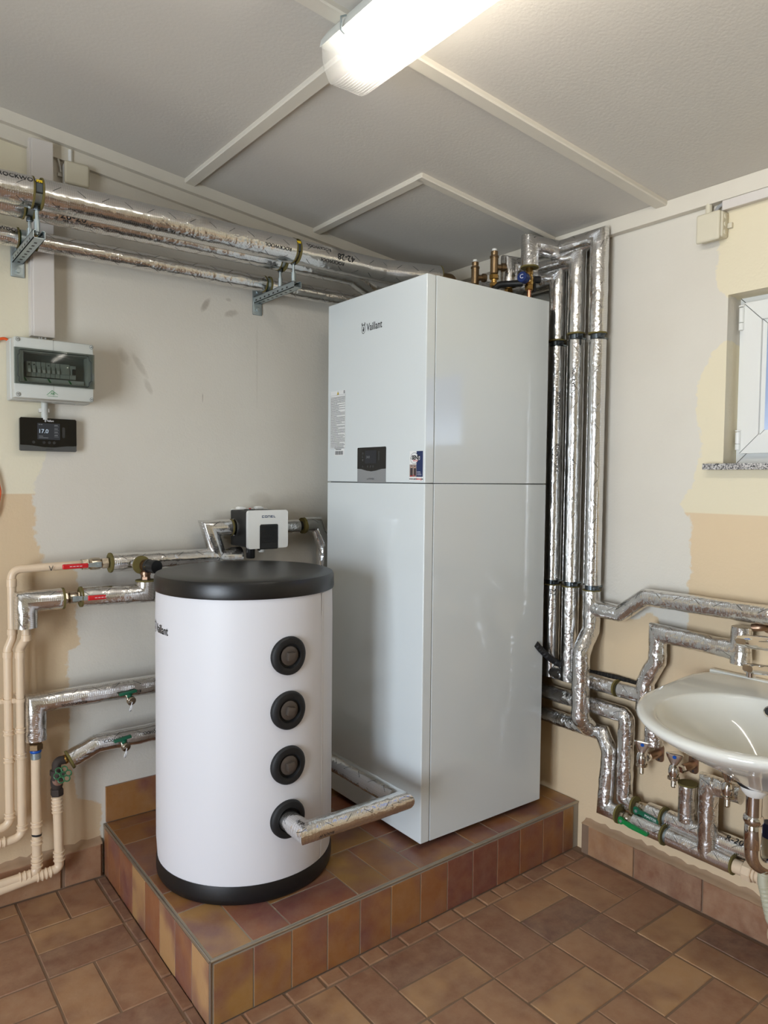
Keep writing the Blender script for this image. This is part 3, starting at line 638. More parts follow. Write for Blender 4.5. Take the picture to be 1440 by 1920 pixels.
o = (-0.7530, -0.2825, 1.5219); bl_ = mesh('bar_label', *prismg([(0, 0), (0.066, 0), (0.066, 0.030), (0, 0.030)], o, FXD, FYD, FNR, 0.0004), 'paper', unit, smooth=False)
rects = [(0.006+x*0.03, 0.022, 0.006+x*0.03+0.022, 0.0245) for x in (0, 0.6)]; x = 0.005
while x < 0.060: l = rr.choice([0.0006, 0.0012, 0.0018]); rects.append((x, 0.003, x+l, 0.0175)); x += l+rr.choice([0.0008, 0.0014])
mesh('print', *quadsg(rects, o, FXD, FYD, FNR, 0.0006), 'text_black', bl_, smooth=False)
st0 = V((-0.7530, -0.7468, 1.4289)); st1 = V((-0.7530, -0.8164, 1.5246)); sw = st0.y-st1.y; sh = st1.z-st0.z+0.003; o = (UX0, st0.y, st0.z)
stk = mesh('sticker', *prismg([(0, 0), (sw, 0), (sw, sh), (0, sh)], o, FXD, FYD, FNR, 0.0005), 'paper', unit, smooth=False)
mesh('print', *quadsg([(sw*0.52, sh*0.13, sw, sh)], o, FXD, FYD, FNR, 0.0007), 'navy', stk, smooth=False)
M['photo_dark'] = plain('print_photo_dark', S(58, 48, 50), 0.5); M['photo_mid'] = plain('print_photo_mid', S(150, 132, 124), 0.5)
mesh('print', *quadsg([(0, sh*0.13, sw*0.52, sh*0.55)], o, FXD, FYD, FNR, 0.0007), 'photo_mid', stk, smooth=False)
ell = lambda cx, cy, rx, ry, off, k=24: ([V(o)+FXD*(cx+rx*math.cos(2*PI*i/k))+FYD*(cy+ry*math.sin(2*PI*i/k))+FNR*off for i in range(k)], [tuple(range(k))[::1]])
mesh('print', *join(*[quadsg([(sw*0.06, sh*0.15, sw*0.24, sh*0.43), (sw*0.33, sh*0.17, sw*0.49, sh*0.42)], o, FXD, FYD, FNR, 0.0009), ell(sw*0.15, sh*0.485, sw*0.05, sh*0.028, 0.0009), ell(sw*0.39, sh*0.47, sw*0.05, sh*0.03, 0.0009)]), 'photo_dark', stk, smooth=False)
mesh('print', *join(ell(sw*0.15, sh*0.46, sw*0.045, sh*0.025, 0.001), ell(sw*0.39, sh*0.445, sw*0.045, sh*0.025, 0.001)), 'skin_print', stk, smooth=False)
mesh('print', *quadsg([(sw*0.04, sh*0.135, sw*0.2, sh*0.17), (sw*0.3, sh*0.135, sw*0.36, sh*0.2)], o, FXD, FYD, FNR, 0.001), 'text_red', stk, smooth=False)
mesh('print', *ell(sw*0.36, sh*0.76, sw*0.31, sh*0.19, 0.001), 'text_black', stk, smooth=False)
mesh('print', *ell(sw*0.36, sh*0.76, sw*0.29, sh*0.178, 0.0012), 'paper', stk, smooth=False)
mesh('print', *quadsg([(sw*0.2, sh*0.70, sw*0.78, sh*0.83)], o, FXD, FYD, FNR, 0.0013), 'paper', stk, smooth=False)
text('print', 'SENS', sw*0.27, V(o)+FXD*sw*0.46+FYD*sh*0.775, FXD, FYD, 'text_black', stk, 0.0009, 1.0, 0.0016)
mesh('print', *prismg([(sw*0.06, sh*0.80), (sw*0.12, sh*0.765), (sw*0.06, sh*0.73), (sw*0.08, sh*0.73), (sw*0.14, sh*0.765), (sw*0.08, sh*0.80)], V(o)+FNR*0.0013, FXD, FYD, FNR, 0.0002), 'text_black', stk, smooth=False)
text('print', 'heizung', sw*0.115, V(o)+FXD*sw*0.44+FYD*sh*0.685, FXD, FYD, 'text_red', stk, 0.0001, 1.0, 0.0016)
text('print', 'www.sens-', sw*0.135, V(o)+FXD*sw*0.28+FYD*sh*0.06, FXD, FYD, 'text_black', stk, 0.0003)
text('print', 'heizung', sw*0.135, V(o)+FXD*sw*0.70+FYD*sh*0.06, FXD, FYD, 'text_red', stk, 0.0003)
text('print', '.de', sw*0.135, V(o)+FXD*sw*0.93+FYD*sh*0.06, FXD, FYD, 'text_black', stk, 0.0003)
mesh('print', *quadsg([(sw*0.56, sh*(0.19+0.05*i), sw*0.6, sh*(0.21+0.05*i)) for i in range(3)]+[(sw*0.64, sh*(0.192+0.05*i), sw*(0.9-0.04*i), sh*(0.206+0.05*i)) for i in range(3)], o, FXD, FYD, FNR, 0.0009), 'text_white', stk, smooth=False)
# ---------------------------------------------------------------- buffer tank
TX, TY, TR = -1.248, -0.519, 0.2815
tank = thing('buffer_tank', 'round white buffer tank with a black lid and four black ports', 'tank', (TX, TY, 0.18))
tb = mesh('jacket', *latheg([(TR-0.004, 0.235), (TR, 0.30), (TR, 1.0), (TR-0.002, 1.085)], (TX, TY, 0), (0, 0, 1), 96, (False, False)), 'jacket', tank)
lathe('base_ring', [(TR-0.006, 0.1815), (TR-0.001, 0.190), (TR+0.0005, 0.20), (TR+0.0005, 0.225), (TR-0.002, 0.238), (TR-0.02, 0.240)], (TX, TY, 0), (0, 0, 1), 'black_plastic', tank, 96)
lathe('lid', [(TR-0.01, 1.080), (TR+0.003, 1.082), (TR+0.0045, 1.088), (TR+0.0035, 1.122), (TR-0.001, 1.131), (TR-0.010, 1.1345), (TR-0.06, 1.1375), (0.001, 1.139)], (TX, TY, 0), (0, 0, 1), 'black_lid', tank, 96)
def on_tank(deg, z, off=0.0):
    a = math.radians(deg); return Vector((TX+(TR+off)*math.cos(a), TY+(TR+off)*math.sin(a), z))
for z in (0.910, 0.747, 0.582, 0.419):
    cyo = (TX, TY, z); nseg = 40; vs, fs = [], []
    rings = [(0.0575, 0.0004), (0.0568, 0.0080), (0.053, 0.0120), (0.044, 0.0128), (0.037, 0.0110), (0.0345, 0.0060), (0.034, 0.0016)]
    for r, hgt in rings:                                     # collar follows the curve of the jacket
        for i in range(nseg):
            a = 2*PI*i/nseg; dx, dz = r*math.cos(a), r*math.sin(a); yy = -math.sqrt(TR*TR-dx*dx)*(1-min(1, max(0, (0.05-r)/0.015)))-TR*min(1, max(0, (0.05-r)/0.015))
            vs.append((TX+dx, TY+yy-hgt, z+dz))
    for j in range(len(rings)-1): fs += [(j*nseg+i, j*nseg+(i+1) % nseg, (j+1)*nseg+(i+1) % nseg, (j+1)*nseg+i) for i in range(nseg)]
    fs.append(tuple((len(rings)-1)*nseg+i for i in range(nseg)))
    pr = mesh('port', vs, fs, 'rubber', tank)
    if z > 0.5:
        py = TY-TR
        pl = mesh('plug', *latheg([(0.0285, 0.0018), (0.0285, 0.0058), (0.026, 0.0075)], (TX, py, z), (0, -1, 0), 32), 'dark_iron', pr)
        sq = boxg((-0.0125, -0.0125, 0), (0.0125, 0.0125, 0.015), 0.0025); ang = rr.uniform(-0.3, 0.3); q = Matrix.Rotation(ang, 3, 'Y')
        mesh('plug_square', [q@Vector((v.x, -v.z, v.y))+Vector((TX, py-0.007, z)) for v in sq[0]], sq[1], 'dark_iron', pr)
# welt seam with a clip strip down the jacket
sv, sf = [], []
for k, (dg, rad) in enumerate(((-60.9, 0.0003), (-60.5, 0.0014), (-59.9, 0.0015), (-59.4, 0.0004), (-58.9, 0.0014), (-58.3, 0.0013), (-57.9, 0.0003))):
    for z in (0.243, 0.30, 0.6, 0.9, 1.078): sv.append(on_tank(dg, z, rad-(0.003 if z < 0.25 else 0)))
for k in range(6): sf += [(k*5+i, (k+1)*5+i, (k+1)*5+i+1, k*5+i+1) for i in range(4)]
mesh('seam', sv, sf, 'jacket_seam', tank)
tg = join(*vaillant_logo(tank, (0, 0, 0), (1, 0, 0), (0, 1, 0), 0.038, 'text_black'))
mesh('logo', [on_tank(180.6+math.degrees(v.x/TR), 0.972+v.y, 0.0012) for v in tg[0]], tg[1], 'text_black', tank, smooth=False)
# lagged pipe loop from the lowest port round to the back of the cabinet
loop = thing('insulated_pipe', 'foil-lagged pipe looping out of the lowest port of the white tank', 'pipe', (-1.0, -0.9, 0.42))
lp = [(TX-0.004, TY-TR+0.004, 0.419), (TX-0.004, -0.905, 0.419), (-0.900, -0.905, 0.419), (-0.900, -0.40, 0.419), (-0.900, -0.12, 0.419)]
sleeve(lp, 0.0305, loop, crumple=0.0016)
pipe_text('ROCKW', 0.013, lp[1], lp[2], 0.16, 0.0305, (-0.1, -1, -0.35), loop, True)
# ---------------------------------------------------------------- electrics on the left wall
eb = thing('distribution_box', 'grey fuse box with a smoked window on the left wall', 'fuse box', (-1.73, -0.06, 1.775))
EX0, EX1, EZ0, EZ1, ED = -1.853, -1.607, 1.677, 1.874, -0.120
rim = rrect(EX1-EX0, EZ1-EZ0, 0.010, 4)
box('housing', (EX0, -0.066, EZ0), (EX1, -0.001, EZ1), 'grey_plastic', eb, 0.006, 3)
WX0, WX1, EWZ0, EWZ1 = EX0+0.030, EX1-0.022, 1.734, 1.826
g = [boxg((EX0+0.003, ED, EWZ1), (EX1-0.003, -0.064, EZ1-0.003), 0.004), boxg((EX0+0.003, ED, EZ0+0.003), (EX1-0.003, -0.064, EWZ0), 0.004), boxg((EX0+0.003, ED, EWZ0-0.006), (WX0, -0.064, EWZ1+0.006), 0.002), boxg((WX1, ED, EWZ0-0.006), (EX1-0.003, -0.064, EWZ1+0.006), 0.002)]
mesh('cover', *join(*g), 'grey_plastic', eb)
M['recess'] = plain('recess_grey', S(120, 124, 118), 0.5)
box('recess', (WX0, -0.072, EWZ0), (WX1, -0.066, EWZ1), 'recess', eb, 0)
M['module'] = plain('module_grey', S(190, 192, 186), 0.5)
x = WX0+0.012
for k, wmod in enumerate((0.0145, 0.0145, 0.0145, 0.0145, 0.0145, 0.0145, 0.0145, 0.030, 0.020)):
    zt = 1.800 if k < 8 else 1.797; br_ = mesh('breaker', *join(boxg((x, -0.098, 1.752), (x+wmod-0.0008, -0.072, zt), 0.001), boxg((x+0.001, -0.104, 1.765), (x+wmod-0.0018, -0.098, 1.785), 0.001)), 'module', eb)
    if k < 7:
        box('switch', (x+0.0025, -0.110, 1.764), (x+wmod-0.0033, -0.104, 1.775), 'white_plastic', br_, 0.001)
        if k in (0, 1, 4): box('rating', (x+0.006, -0.0983, 1.789), (x+0.0105, -0.0976, 1.7925), 'text_grey', br_, 0)
    elif k == 7: box('led', (x+0.022, -0.1045, 1.789), (x+0.0235, -0.0978, 1.7905), 'led', br_, 0)
    else: box('rocker', (x+0.006, -0.112, 1.766), (x+0.016, -0.098, 1.785), 'black_plastic', br_, 0.001)
    x += wmod
box('label_strip', (WX0+0.004, -0.092, 1.736), (WX1-0.004, -0.090, 1.749), 'paper', eb, 0)
for xx in (WX0+0.006, WX0+0.078, WX0+0.142): mesh('label_mark', *prismg([(0, 0), (0.006, 0), (-0.001, 0.012), (-0.007, 0.012)], (xx+0.004, -0.0921, 1.7365), (1, 0, 0), (0, 0, 1), (0, -1, 0), 0.0003), 'text_green', eb, smooth=False)
cv = boxg((EX0+0.001, -0.1265, EWZ0-0.011), (EX1-0.001, -0.1225, EWZ1+0.011), 0.0012)
lid_ = mesh('window_cover', *cv, 'smoked', eb)
M['gasket'] = plain('gasket', S(34, 38, 36), 0.5)
oc = [(0.014, 0.008), (0.016, 0.020), (0.012, 0.024), (0.012, 0.090), (0.016, 0.094), (0.016, 0.104), (0.020, 0.107), (0.222, 0.107), (0.226, 0.104), (0.228, 0.094), (0.234, 0.088), (0.234, 0.026), (0.228, 0.020), (0.226, 0.008), (0.222, 0.005), (0.018, 0.005)]
pts = [(EX0+a, -0.1272, EWZ0-0.011+b) for a, b in oc]; tube('gasket', pts+[pts[0]], 0.0013, 'gasket', lid_, seg=8, step=0.05)
for a, b in ((EX0+0.013, EZ0+0.013), (EX1-0.010, EZ0+0.011), (EX0+0.013, EZ1-0.012), (EX1-0.010, EZ1-0.012)):
    s_ = lathe('screw', [(0.0062, 0), (0.0062, 0.0022), (0.005, 0.003)], (a, ED+0.0005, b), (0, -1, 0), 'grey_plastic', eb, 18)
    mesh('slot', *join(ringg((a, ED-0.0028, b), (0, -1, 0), 0.0062, 0.0010, 18), boxg((a-0.0032, ED-0.0032, b-0.001), (a+0.0032, ED-0.0024, b+0.0012))), 'gasket', s_)
box('lid_joint', (EX0+0.118, ED-0.0003, EZ0+0.012), (EX0+0.1186, ED+0.001, EWZ0-0.006), 'text_grey', eb, 0); box('lid_joint', (EX0+0.118, ED-0.0003, EWZ1+0.012), (EX0+0.1186, ED+0.001, EZ1-0.002), 'text_grey', eb, 0)
lo = (EX0+0.113, ED-0.0006, EZ0+0.016)
roof = [([V(lo)+Vector((a, 0, b)) for a, b in q], [(0, 1, 2, 3)]) for q in ([(-0.017, 0.0), (-0.015, 0.0), (0.001, 0.0155), (0, 0.017)], [(0.0, 0.017), (-0.001, 0.0155), (0.017, 0.003), (0.019, 0.003)])]
mesh('logo', *join(*roof, textg('AK', 0.011, V(lo)+Vector((0.002, 0, 0.0055)), (1, 0, 0), (0, 0, 1), (0, -1, 0), 0, 0.9), quadsg([(-0.013+0.0045*i, -0.0035, -0.0105+0.0045*i, -0.0018) for i in range(7)], lo, Vector((1, 0, 0)), Vector((0, 0, 1)), Vector((0, -1, 0)), 0.0002)), 'text_green', eb, smooth=False)
for k in range(6): lathe('knockout', [(0.009, 0), (0.009, 0.0012)], (EX0+0.03+0.037*k, -0.035, EZ0+0.0005), (0, 0, -1), 'grey_plastic', eb, 16)
# cable duct down to the fuse box
dt = thing('cable_duct', 'white cable duct running from the ceiling down to the fuse box', 'cable duct', (-1.746, -0.02, 2.2))
box('duct_base', (-1.784, -0.040, 1.893), (-1.712, -0.0005, 2.530), 'duct_white', dt, 0.001)
box('duct_lid', (-1.779, -0.052, 1.890), (-1.713, -0.038, 2.527), 'duct_white', dt, 0.003)
for xx in (-1.757, -1.750, -1.738): tube('cable', [(xx, -0.03, 1.90), (xx, -0.03, 1.868)], 0.0032, 'white_plastic', dt, seg=8)
oc_ = thing('cable', 'orange cable running off to the left out of the grey fuse box', 'cable', (-1.86, -0.05, 1.87))
tube('sheath', [(-1.842, -0.012, 1.862), (-1.8527, -0.0120, 1.8792), (-1.8839, -0.0120, 1.8719), (-1.9245, -0.0120, 1.7925), (-1.9370, -0.0120, 1.5368), (-1.8892, -0.0120, 1.4435), (-1.8768, -0.0120, 1.3793), (-1.8878, -0.0120, 1.3098), (-1.9411, -0.0120, 1.2282)], 0.0045, 'orange', oc_, bend=0.05, seg=12)
# room controller and its conduit
ct_ = thing('room_controller', 'black glass room controller showing 17.0 below the fuse box', 'controller', (-1.73, -0.015, 1.57))
CX0, CX1, CZ0, CZ1 = -1.820, -1.643, 1.515, 1.625; cw = CX1-CX0
M['ctrl_band'] = plain('grey_band', S(74, 75, 74), 0.4)
box('back_case', (CX0+0.006, -0.018, CZ0+0.006), (CX1-0.004, -0.001, CZ1-0.004), 'black_plastic', ct_, 0.002)
body = prism('glass_front', [(0.002, 0.0195), (cw*0.2, 0.0185), (cw*0.42, 0.0135), (cw*0.6, 0.0135), (cw*0.82, 0.0185), (cw-0.002, 0.0195), (cw, 0.0215), (cw, CZ1-CZ0-0.004), (cw-0.004, CZ1-CZ0), (0.004, CZ1-CZ0), (0, CZ1-CZ0-0.004), (0, 0.0215)], (CX0, -0.016, CZ0), (1, 0, 0), (0, 0, 1), (0, -1, 0), 0.014, 'black_gloss', ct_)
prism('lower_band', [(0.003, 0), (cw-0.003, 0), (cw, 0.003), (cw, 0.0210), (cw-0.002, 0.0192), (cw*0.82, 0.0182), (cw*0.6, 0.0132), (cw*0.42, 0.0132), (cw*0.2, 0.0182), (0.002, 0.0192), (0, 0.0210), (0, 0.003)], (CX0, -0.016, CZ0), (1, 0, 0), (0, 0, 1), (0, -1, 0), 0.013, 'ctrl_band', ct_)
EXD, EZD, END = Vector((1, 0, 0)), Vector((0, 0, 1)), Vector((0, -1, 0)); co_ = (CX0, -0.0301, CZ0)
mesh('screen', *quadsg([(cw*0.30, 0.039, cw*0.70, 0.0935)], co_, EXD, EZD, END, 0.0002), 'screen', body, smooth=False)
text('digits', '17.0', 0.0185, (CX0+cw*0.405, -0.0304, CZ0+0.066), EXD, EZD, 'screen_text', body, 0.0002)
mesh('digits', *quadsg([(cw*0.325, 0.0875, cw*0.35, 0.0895), (cw*0.36, 0.0875, cw*0.39, 0.0895), (cw*0.325, 0.049, cw*0.40, 0.0505), (cw*0.325, 0.044, cw*0.49, 0.0455)]+[(cw*0.60, z, cw*0.66, z+0.0022) for z in (0.0865, 0.0745, 0.0635, 0.0525)]+[(cw*0.595, z, cw*0.675, z+0.0008) for z in (0.0825, 0.0705, 0.0595, 0.0485)]+[(cw*0.49, 0.070, cw*0.505, 0.0715)], co_, EXD, EZD, END, 0.0004), 'screen_dim', body, smooth=False)
mesh('logo', *join(*vaillant_logo(body, (CX0+cw*0.53, -0.0301, CZ0+0.1015), EXD, EZD, 0.0088, 'text_white', 0.0003)), 'text_white', body, smooth=False)
kk = [latheg([(0.0048, 0), (0.0048, 0.0002)], (CX0+cw*a, -0.0301, CZ0+0.029), END, 16) for a in (0.235, 0.415, 0.51, 0.595)]+[prismg(rrect(0.009, 0.036, 0.004, 4, cw*0.74, 0.046), co_, EXD, EZD, END, 0.0002)]
for q in kk: mesh('key', *q, 'key_grey', body, smooth=False)
mesh('print', *quadsg([(cw*0.45, 0.0065, cw*0.58, 0.0082)], (CX0, -0.0291, CZ0), EXD, EZD, END, 0.0002), 'text_black', ct_, smooth=False)
cd = thing('conduit', 'short pale conduit clipped between fuse box and black controller', 'conduit', (-1.742, -0.03, 1.65))
tube('conduit_pipe', [(-1.742, -0.022, 1.676), (-1.742, -0.022, 1.620)], 0.0105, 'grey_plastic', cd, seg=20)
mesh('clip', *join(boxg((-1.757, -0.026, 1.645), (-1.750, -0.001, 1.658), 0.001), boxg((-1.734, -0.026, 1.645), (-1.728, -0.001, 1.658), 0.001), boxg((-1.757, -0.006, 1.645), (-1.728, -0.001, 1.658), 0.001)), 'white_plastic', cd)
# junction boxes
jb = thing('junction_box', 'square white junction box high on the left wall beside the duct', 'junction box', (-1.637, -0.025, 2.446))
box('box_body', (-1.676, -0.040, 2.411), (-1.600, -0.0005, 2.481), 'white_plastic', jb, 0.006, 3); box('box_lid', (-1.678, -0.050, 2.409), (-1.598, -0.040, 2.483), 'old_plastic', jb, 0.007, 3)
box('lug', (-1.690, -0.010, 2.440), (-1.676, -0.001, 2.452), 'white_plastic', jb, 0.002)
tube('cable', [(-1.652, -0.02, 2.478), (-1.652, -0.02, 2.53)], 0.007, 'white_plastic', jb, seg=10)
tube('cable', [(-1.680, -0.012, 2.452), (-1.69, -0.012, 2.50), (-1.71, -0.012, 2.55)], 0.003, 'white_plastic', jb, bend=0.03, seg=10)
jb = thing('junction_box', 'yellowed junction box above the window on the right wall', 'junction box', (-0.025, -1.382, 2.255))
box('box_body', (-0.040, -1.430, 2.216), (-0.0005, -1.348, 2.298), 'old_plastic', jb, 0.006, 3); box('box_lid', (-0.050, -1.425, 2.208), (-0.038, -1.345, 2.300), 'old_plastic', jb, 0.007, 3)
for z in (2.232, 2.257, 2.282): lathe('cable_entry', [(0.009, 0), (0.008, 0.003), (0.004, 0.004)], (-0.022, -1.429, z), (0, -1, 0), 'old_plastic', jb, 16)
box('lug', (-0.012, -1.446, 2.245), (-0.001, -1.430, 2.262), 'old_plastic', jb, 0.002)
tube('conduit_stub', [(-0.02, -1.372, 2.297), (-0.02, -1.372, 2.336)], 0.0105, 'old_plastic', jb, seg=14)
M['cable_grey'] = plain('grey_cable', S(150, 150, 150), 0.5)
tube('cable', [(-0.02, -1.398, 2.296), (-0.02, -1.400, 2.318), (-0.018, -1.425, 2.326)], 0.006, 'cable_grey', jb, bend=0.02, seg=10)
d2 = thing('cable_duct', 'short white cable duct under the ceiling above the window', 'cable duct', (-0.015, -1.8, 2.318))
box('duct_base', (-0.018, -2.5, 2.304), (-0.0005, -1.418, 2.331), 'duct_white', d2, 0.001); box('duct_lid', (-0.028, -2.5, 2.301), (-0.016, -1.420, 2.3318), 'duct_white', d2, 0.002)
# ---------------------------------------------------------------- pipe runs along the left wall, high up
def lagged(name, label, runs, r, group=None, base=None, **kw):
    """one pipe line: several lagging runs (lists of points) as parts of one thing"""
    t_ = thing(name, label, 'pipe', base or runs[0][0], group)
    for run in runs: sleeve(run, r, t_, **kw)
    return t_
BX = (-1.815, -0.944)
T1 = (-0.29, 2.267, 0.045); T2 = (-0.19, 2.258, 0.040); T3 = (-0.09, 2.186, 0.031)
def high_pipe(label, tp, x_end, gaps, extra=None):
    y, z, r = tp; xs = [-2.6]
    t_ = thing('insulated_pipe', label, 'pipe', (-1.4, y, z)); x0 = -2.6
    for g0, g1 in gaps:
        sleeve([(x0, y, z), (g0, y, z)], r, t_); wool((g0, y, z), (1, 0, 0), r, t_, 0.003); wool((g1, y, z), (-1, 0, 0), r, t_, 0.003)
        lathe('inner_pipe', [(r*0.5, 0), (r*0.5, g1-g0+0.02)], (g0-0.01, y, z), (1, 0, 0), 'copper', t_, 20); x0 = g1
    sleeve([(x0, y, z), (x_end, y, z)] if not extra else [(x0, y, z)]+extra, r, t_)
    return t_
p1 = high_pipe('thick foil-lagged pipe highest and foremost under the ceiling on the left', T1, 0, [(-1.829, -1.803), (-0.952, -0.934)], [(-0.54, T1[0], T1[1]), (-0.297, -0.362, T1[1]+0.002)])
for s_, sz, xx, fc, fl in (('ROCKWOOL', 0.020, -1.865, (0, -1, 0.55), False), ('ROCKWOOL', 0.018, -1.03, (0, -1, -0.25), True), ('42-28', 0.034, -0.74, (0, -1, 0.10), True), ('ROCKWOOL', 0.018, -0.86, (0, -1, 0.5), True), ('ROCKWOOL', 0.018, -0.80, (0, -1, -0.5), True)):
    pipe_text(s_, sz, (xx-0.1, T1[0], T1[1]), (xx+0.1, T1[0], T1[1]), 0.5, T1[2], fc, p1, fl)
ed = Vector((0.243, -0.072, 0.0)).normalized(); ee = Vector((-0.297, -0.362, T1[1]+0.002))
wool(ee, ed, T1[2], p1, 0.002)
lathe('elbow', [(0.024, 0), (0.024, 0.010), (0.0185, 0.012), (0.0185, 0.026)], ee, ed, 'bronze', p1, 24)
tube('elbow', [ee+ed*0.026, ee+ed*0.062, ee+ed*0.062+Vector((0, 0, -0.165))], 0.0195, 'bronze', p1, bend=0.03, seg=20)
p2 = high_pipe('foil-lagged pipe just behind the thick one, dipping behind the white cabinet', T2, 0, [(-1.833, -1.804), (-0.955, -0.930)], [(-0.62, T2[0], T2[1]), (-0.50, -0.16, 2.225), (-0.16, -0.16, 2.225)])
pipe_text('28-20', 0.034, (-1.80, T2[0], T2[1]), (-1.55, T2[0], T2[1]), 0.42, T2[2], (0, -1, -0.45), p2)
pipe_text('ROCKWOOL', 0.018, (-1.55, T2[0], T2[1]), (-1.3, T2[0], T2[1]), 0.5, T2[2], (0, -1, 0.02), p2)
p3 = high_pipe('thin foil-lagged pipe lowest of those under the ceiling, close to the left wall', T3, -0.12, [(-1.832, -1.775), (-0.962, -0.938)])
pipe_text('ROCKWOOL', 0.018, (-1.95, T3[0], T3[1]), (-1.83, T3[0], T3[1]), 0.55, T3[2], (0, -1, 0.5), p3)
def bracket(x, label):
    b = thing('pipe_bracket', label, 'bracket', (x, 0, 2.14), 'wall brackets carrying the high pipes')
    w = 0.0165; zt, zb = 2.152, 2.128
    mesh('wall_plate', *boxg((x-0.021, -0.005, 2.083), (x+0.021, -0.0005, 2.185), 0.003), 'zinc', b)
    lathe('washer', [(0.015, 0), (0.015, 0.002), (0.0075, 0.003)], (x, -0.005, 2.103), (0, -1, 0), 'zinc', b, 20)
    mesh('bolt', *hexg((x, -0.007, 2.103), (0, -1, 0), 0.0078, 0.006), 'zinc', b, angle=20)
    mesh('bolt', *hexg((x, -0.005, 2.174), (0, -1, 0), 0.0078, 0.006), 'zinc', b, angle=20)
    # slotted channel, open side up
    g = [boxg((x-w, -0.32, zb), (x+w, -0.004, zb+0.0022)), boxg((x-w, -0.32, zb), (x-w+0.0022, -0.004, zt)), boxg((x+w-0.0022, -0.32, zb), (x+w, -0.004, zt)), boxg((x-w, -0.32, zt-0.002), (x-w+0.008, -0.004, zt)), boxg((x+w-0.008, -0.32, zt-0.002), (x+w, -0.004, zt))]
    ch = mesh('channel', *join(*g), 'zinc', b, angle=20)
    sl = [boxg((x-w-0.0002, -0.03-0.035*k-0.0016, zb+0.006), (x-w+0.0001, -0.03-0.035*k+0.010, zb+0.012)) for k in range(8)]
    sl += [boxg((x-0.004, -0.03-0.035*k, zb-0.0002), (x+0.004, -0.03-0.035*k+0.013, zb+0.0001)) for k in range(8)]
    for q in sl: mesh('slot', *q, 'seam_dark', ch, smooth=False)
    for (y, z, r) in (T1, T2, T3):
        rc = r*0.70 if r > 0.035 else r*0.78; zz = z-rc-0.004
        cl = lathe('clamp', [(rc, -0.009), (rc+0.0025, -0.009), (rc+0.0025, 0.009), (rc, 0.009), (rc, -0.009)], (x+0.0, y, z), (1, 0, 0), 'zinc', b, 32, (False, False))
        lathe('rubber_liner', [(rc-0.004, -0.011), (rc+0.001, -0.011), (rc+0.001, 0.011), (rc-0.004, 0.011), (rc-0.004, -0.011)], (x, y, z), (1, 0, 0), 'green_metal', cl, 32, (False, False))
        if r > 0.035:
            box('clamp_lug', (x-0.010, y-rc-0.011, z-0.010), (x+0.010, y-rc+0.001, z+0.018), 'steel_dark', cl, 0.002)
            box('clip_mark', (x-0.008, y-rc-0.009, z+0.018), (x+0.008, y-rc+0.006, z+0.027), 'yellow', cl, 0.001)
        lathe('rod', [(0.0052, 0), (0.0052, zz-zt+0.004)], (x, y, zt-0.006), (0, 0, 1), 'zinc', b, 14)
        if r > 0.035: lathe('sleeve_nut', [(0.0085, 0), (0.0085, 0.036)], (x, y, zt+0.002), (0, 0, 1), 'zinc', b, 16); mesh('nut', *hexg((x, y, zz-0.014), (0, 0, 1), 0.010, 0.012), 'steel_dark', b, angle=20)
bracket(BX[0], 'galvanised bracket under the high pipes at the cable duct'); bracket(BX[1], 'galvanised bracket under the high pipes near the white cabinet')
# ---------------------------------------------------------------- pump group over the tank
pump = thing('pump_group', 'black and white pump group on the wall above the tank', 'pump', (-0.995, -0.1, 1.24))
QX0, QX1, QZ0, QZ1 = -1.081, -0.912, 1.166, 1.311
qf = -0.200; qb = -0.045
box('wall_half', (QX0+0.016, -0.045, QZ0), (QX1-0.001, -0.012, QZ1), 'white_plastic', pump, 0.006, 3)
box('black_body', (QX0+0.003, -0.186, QZ0+0.004), (QX1-0.003, -0.040, QZ1-0.003), 'black_plastic', pump, 0.006, 3)
wq, hq = QX1-QX0, QZ1-QZ0
out = rrect(wq, hq, 0.009, 5)
cut = [(0.112, 0), (0.112, 0.092), (0.108, 0.097), (0.052, 0.097), (0.048, 0.092), (0.048, 0)]
cov = [(0.048, 0), (0.0085, 0), (0.003, 0.003), (0, 0.0085), (0, hq-0.009), (0.003, hq-0.003), (0.009, hq), (wq-0.009, hq), (wq-0.003, hq-0.003), (wq, hq-0.009), (wq, 0.0085), (wq-0.003, 0.003), (wq-0.0085, 0), (0.128, 0), (0.128, 0.086), (0.1235, 0.0915), (0.0525, 0.0915), (0.048, 0.086)]
cv_ = mesh('front_cover', *prismg(cov, (QX0, -0.184, QZ0), (1, 0, 0), (0, 0, 1), (0, -1, 0), 0.016), 'white_plastic', pump, angle=30)
pn = box('pump_window', (QX0+0.0485, -0.1985, QZ0-0.004), (QX0+0.1275, -0.14, QZ0+0.091), 'black_plastic', pump, 0.004)
for k in range(15): box('rib', (QX0+0.056, -0.2005, QZ0+0.022+0.0043*k), (QX0+0.120, -0.198, QZ0+0.0238+0.0043*k), 'black_plastic', pn, 0.0006, 1)
def block_word(o, s, h):
    """squared capitals as on the pump cover: CONEL"""
    w_, th, gap = h*1.12, h*0.24, h*0.28; out_ = []; x = 0
    def bar(a, b, c, d_): out_.append((x+a, b, x+c, d_))
    for ch in s:
        if ch == 'C': bar(0, 0, th, h); bar(0, h-th, w_, h); bar(0, 0, w_, th)
        if ch == 'O': bar(0, 0, th, h); bar(w_-th, 0, w_, h); bar(0, h-th, w_, h); bar(0, 0, w_, th)
        if ch == 'N': bar(0, 0, th, h); bar(w_-th, 0, w_, h); bar(0, h-th, w_, h)
        if ch == 'E': bar(0, 0, th, h); bar(0, h-th, w_, h); bar(0, 0, w_, th); bar(0, h*0.40, w_*0.9, h*0.60)
        if ch == 'L': bar(0, 0, th, h); bar(0, 0, w_*0.8, th)
        x += w_+gap
    return out_
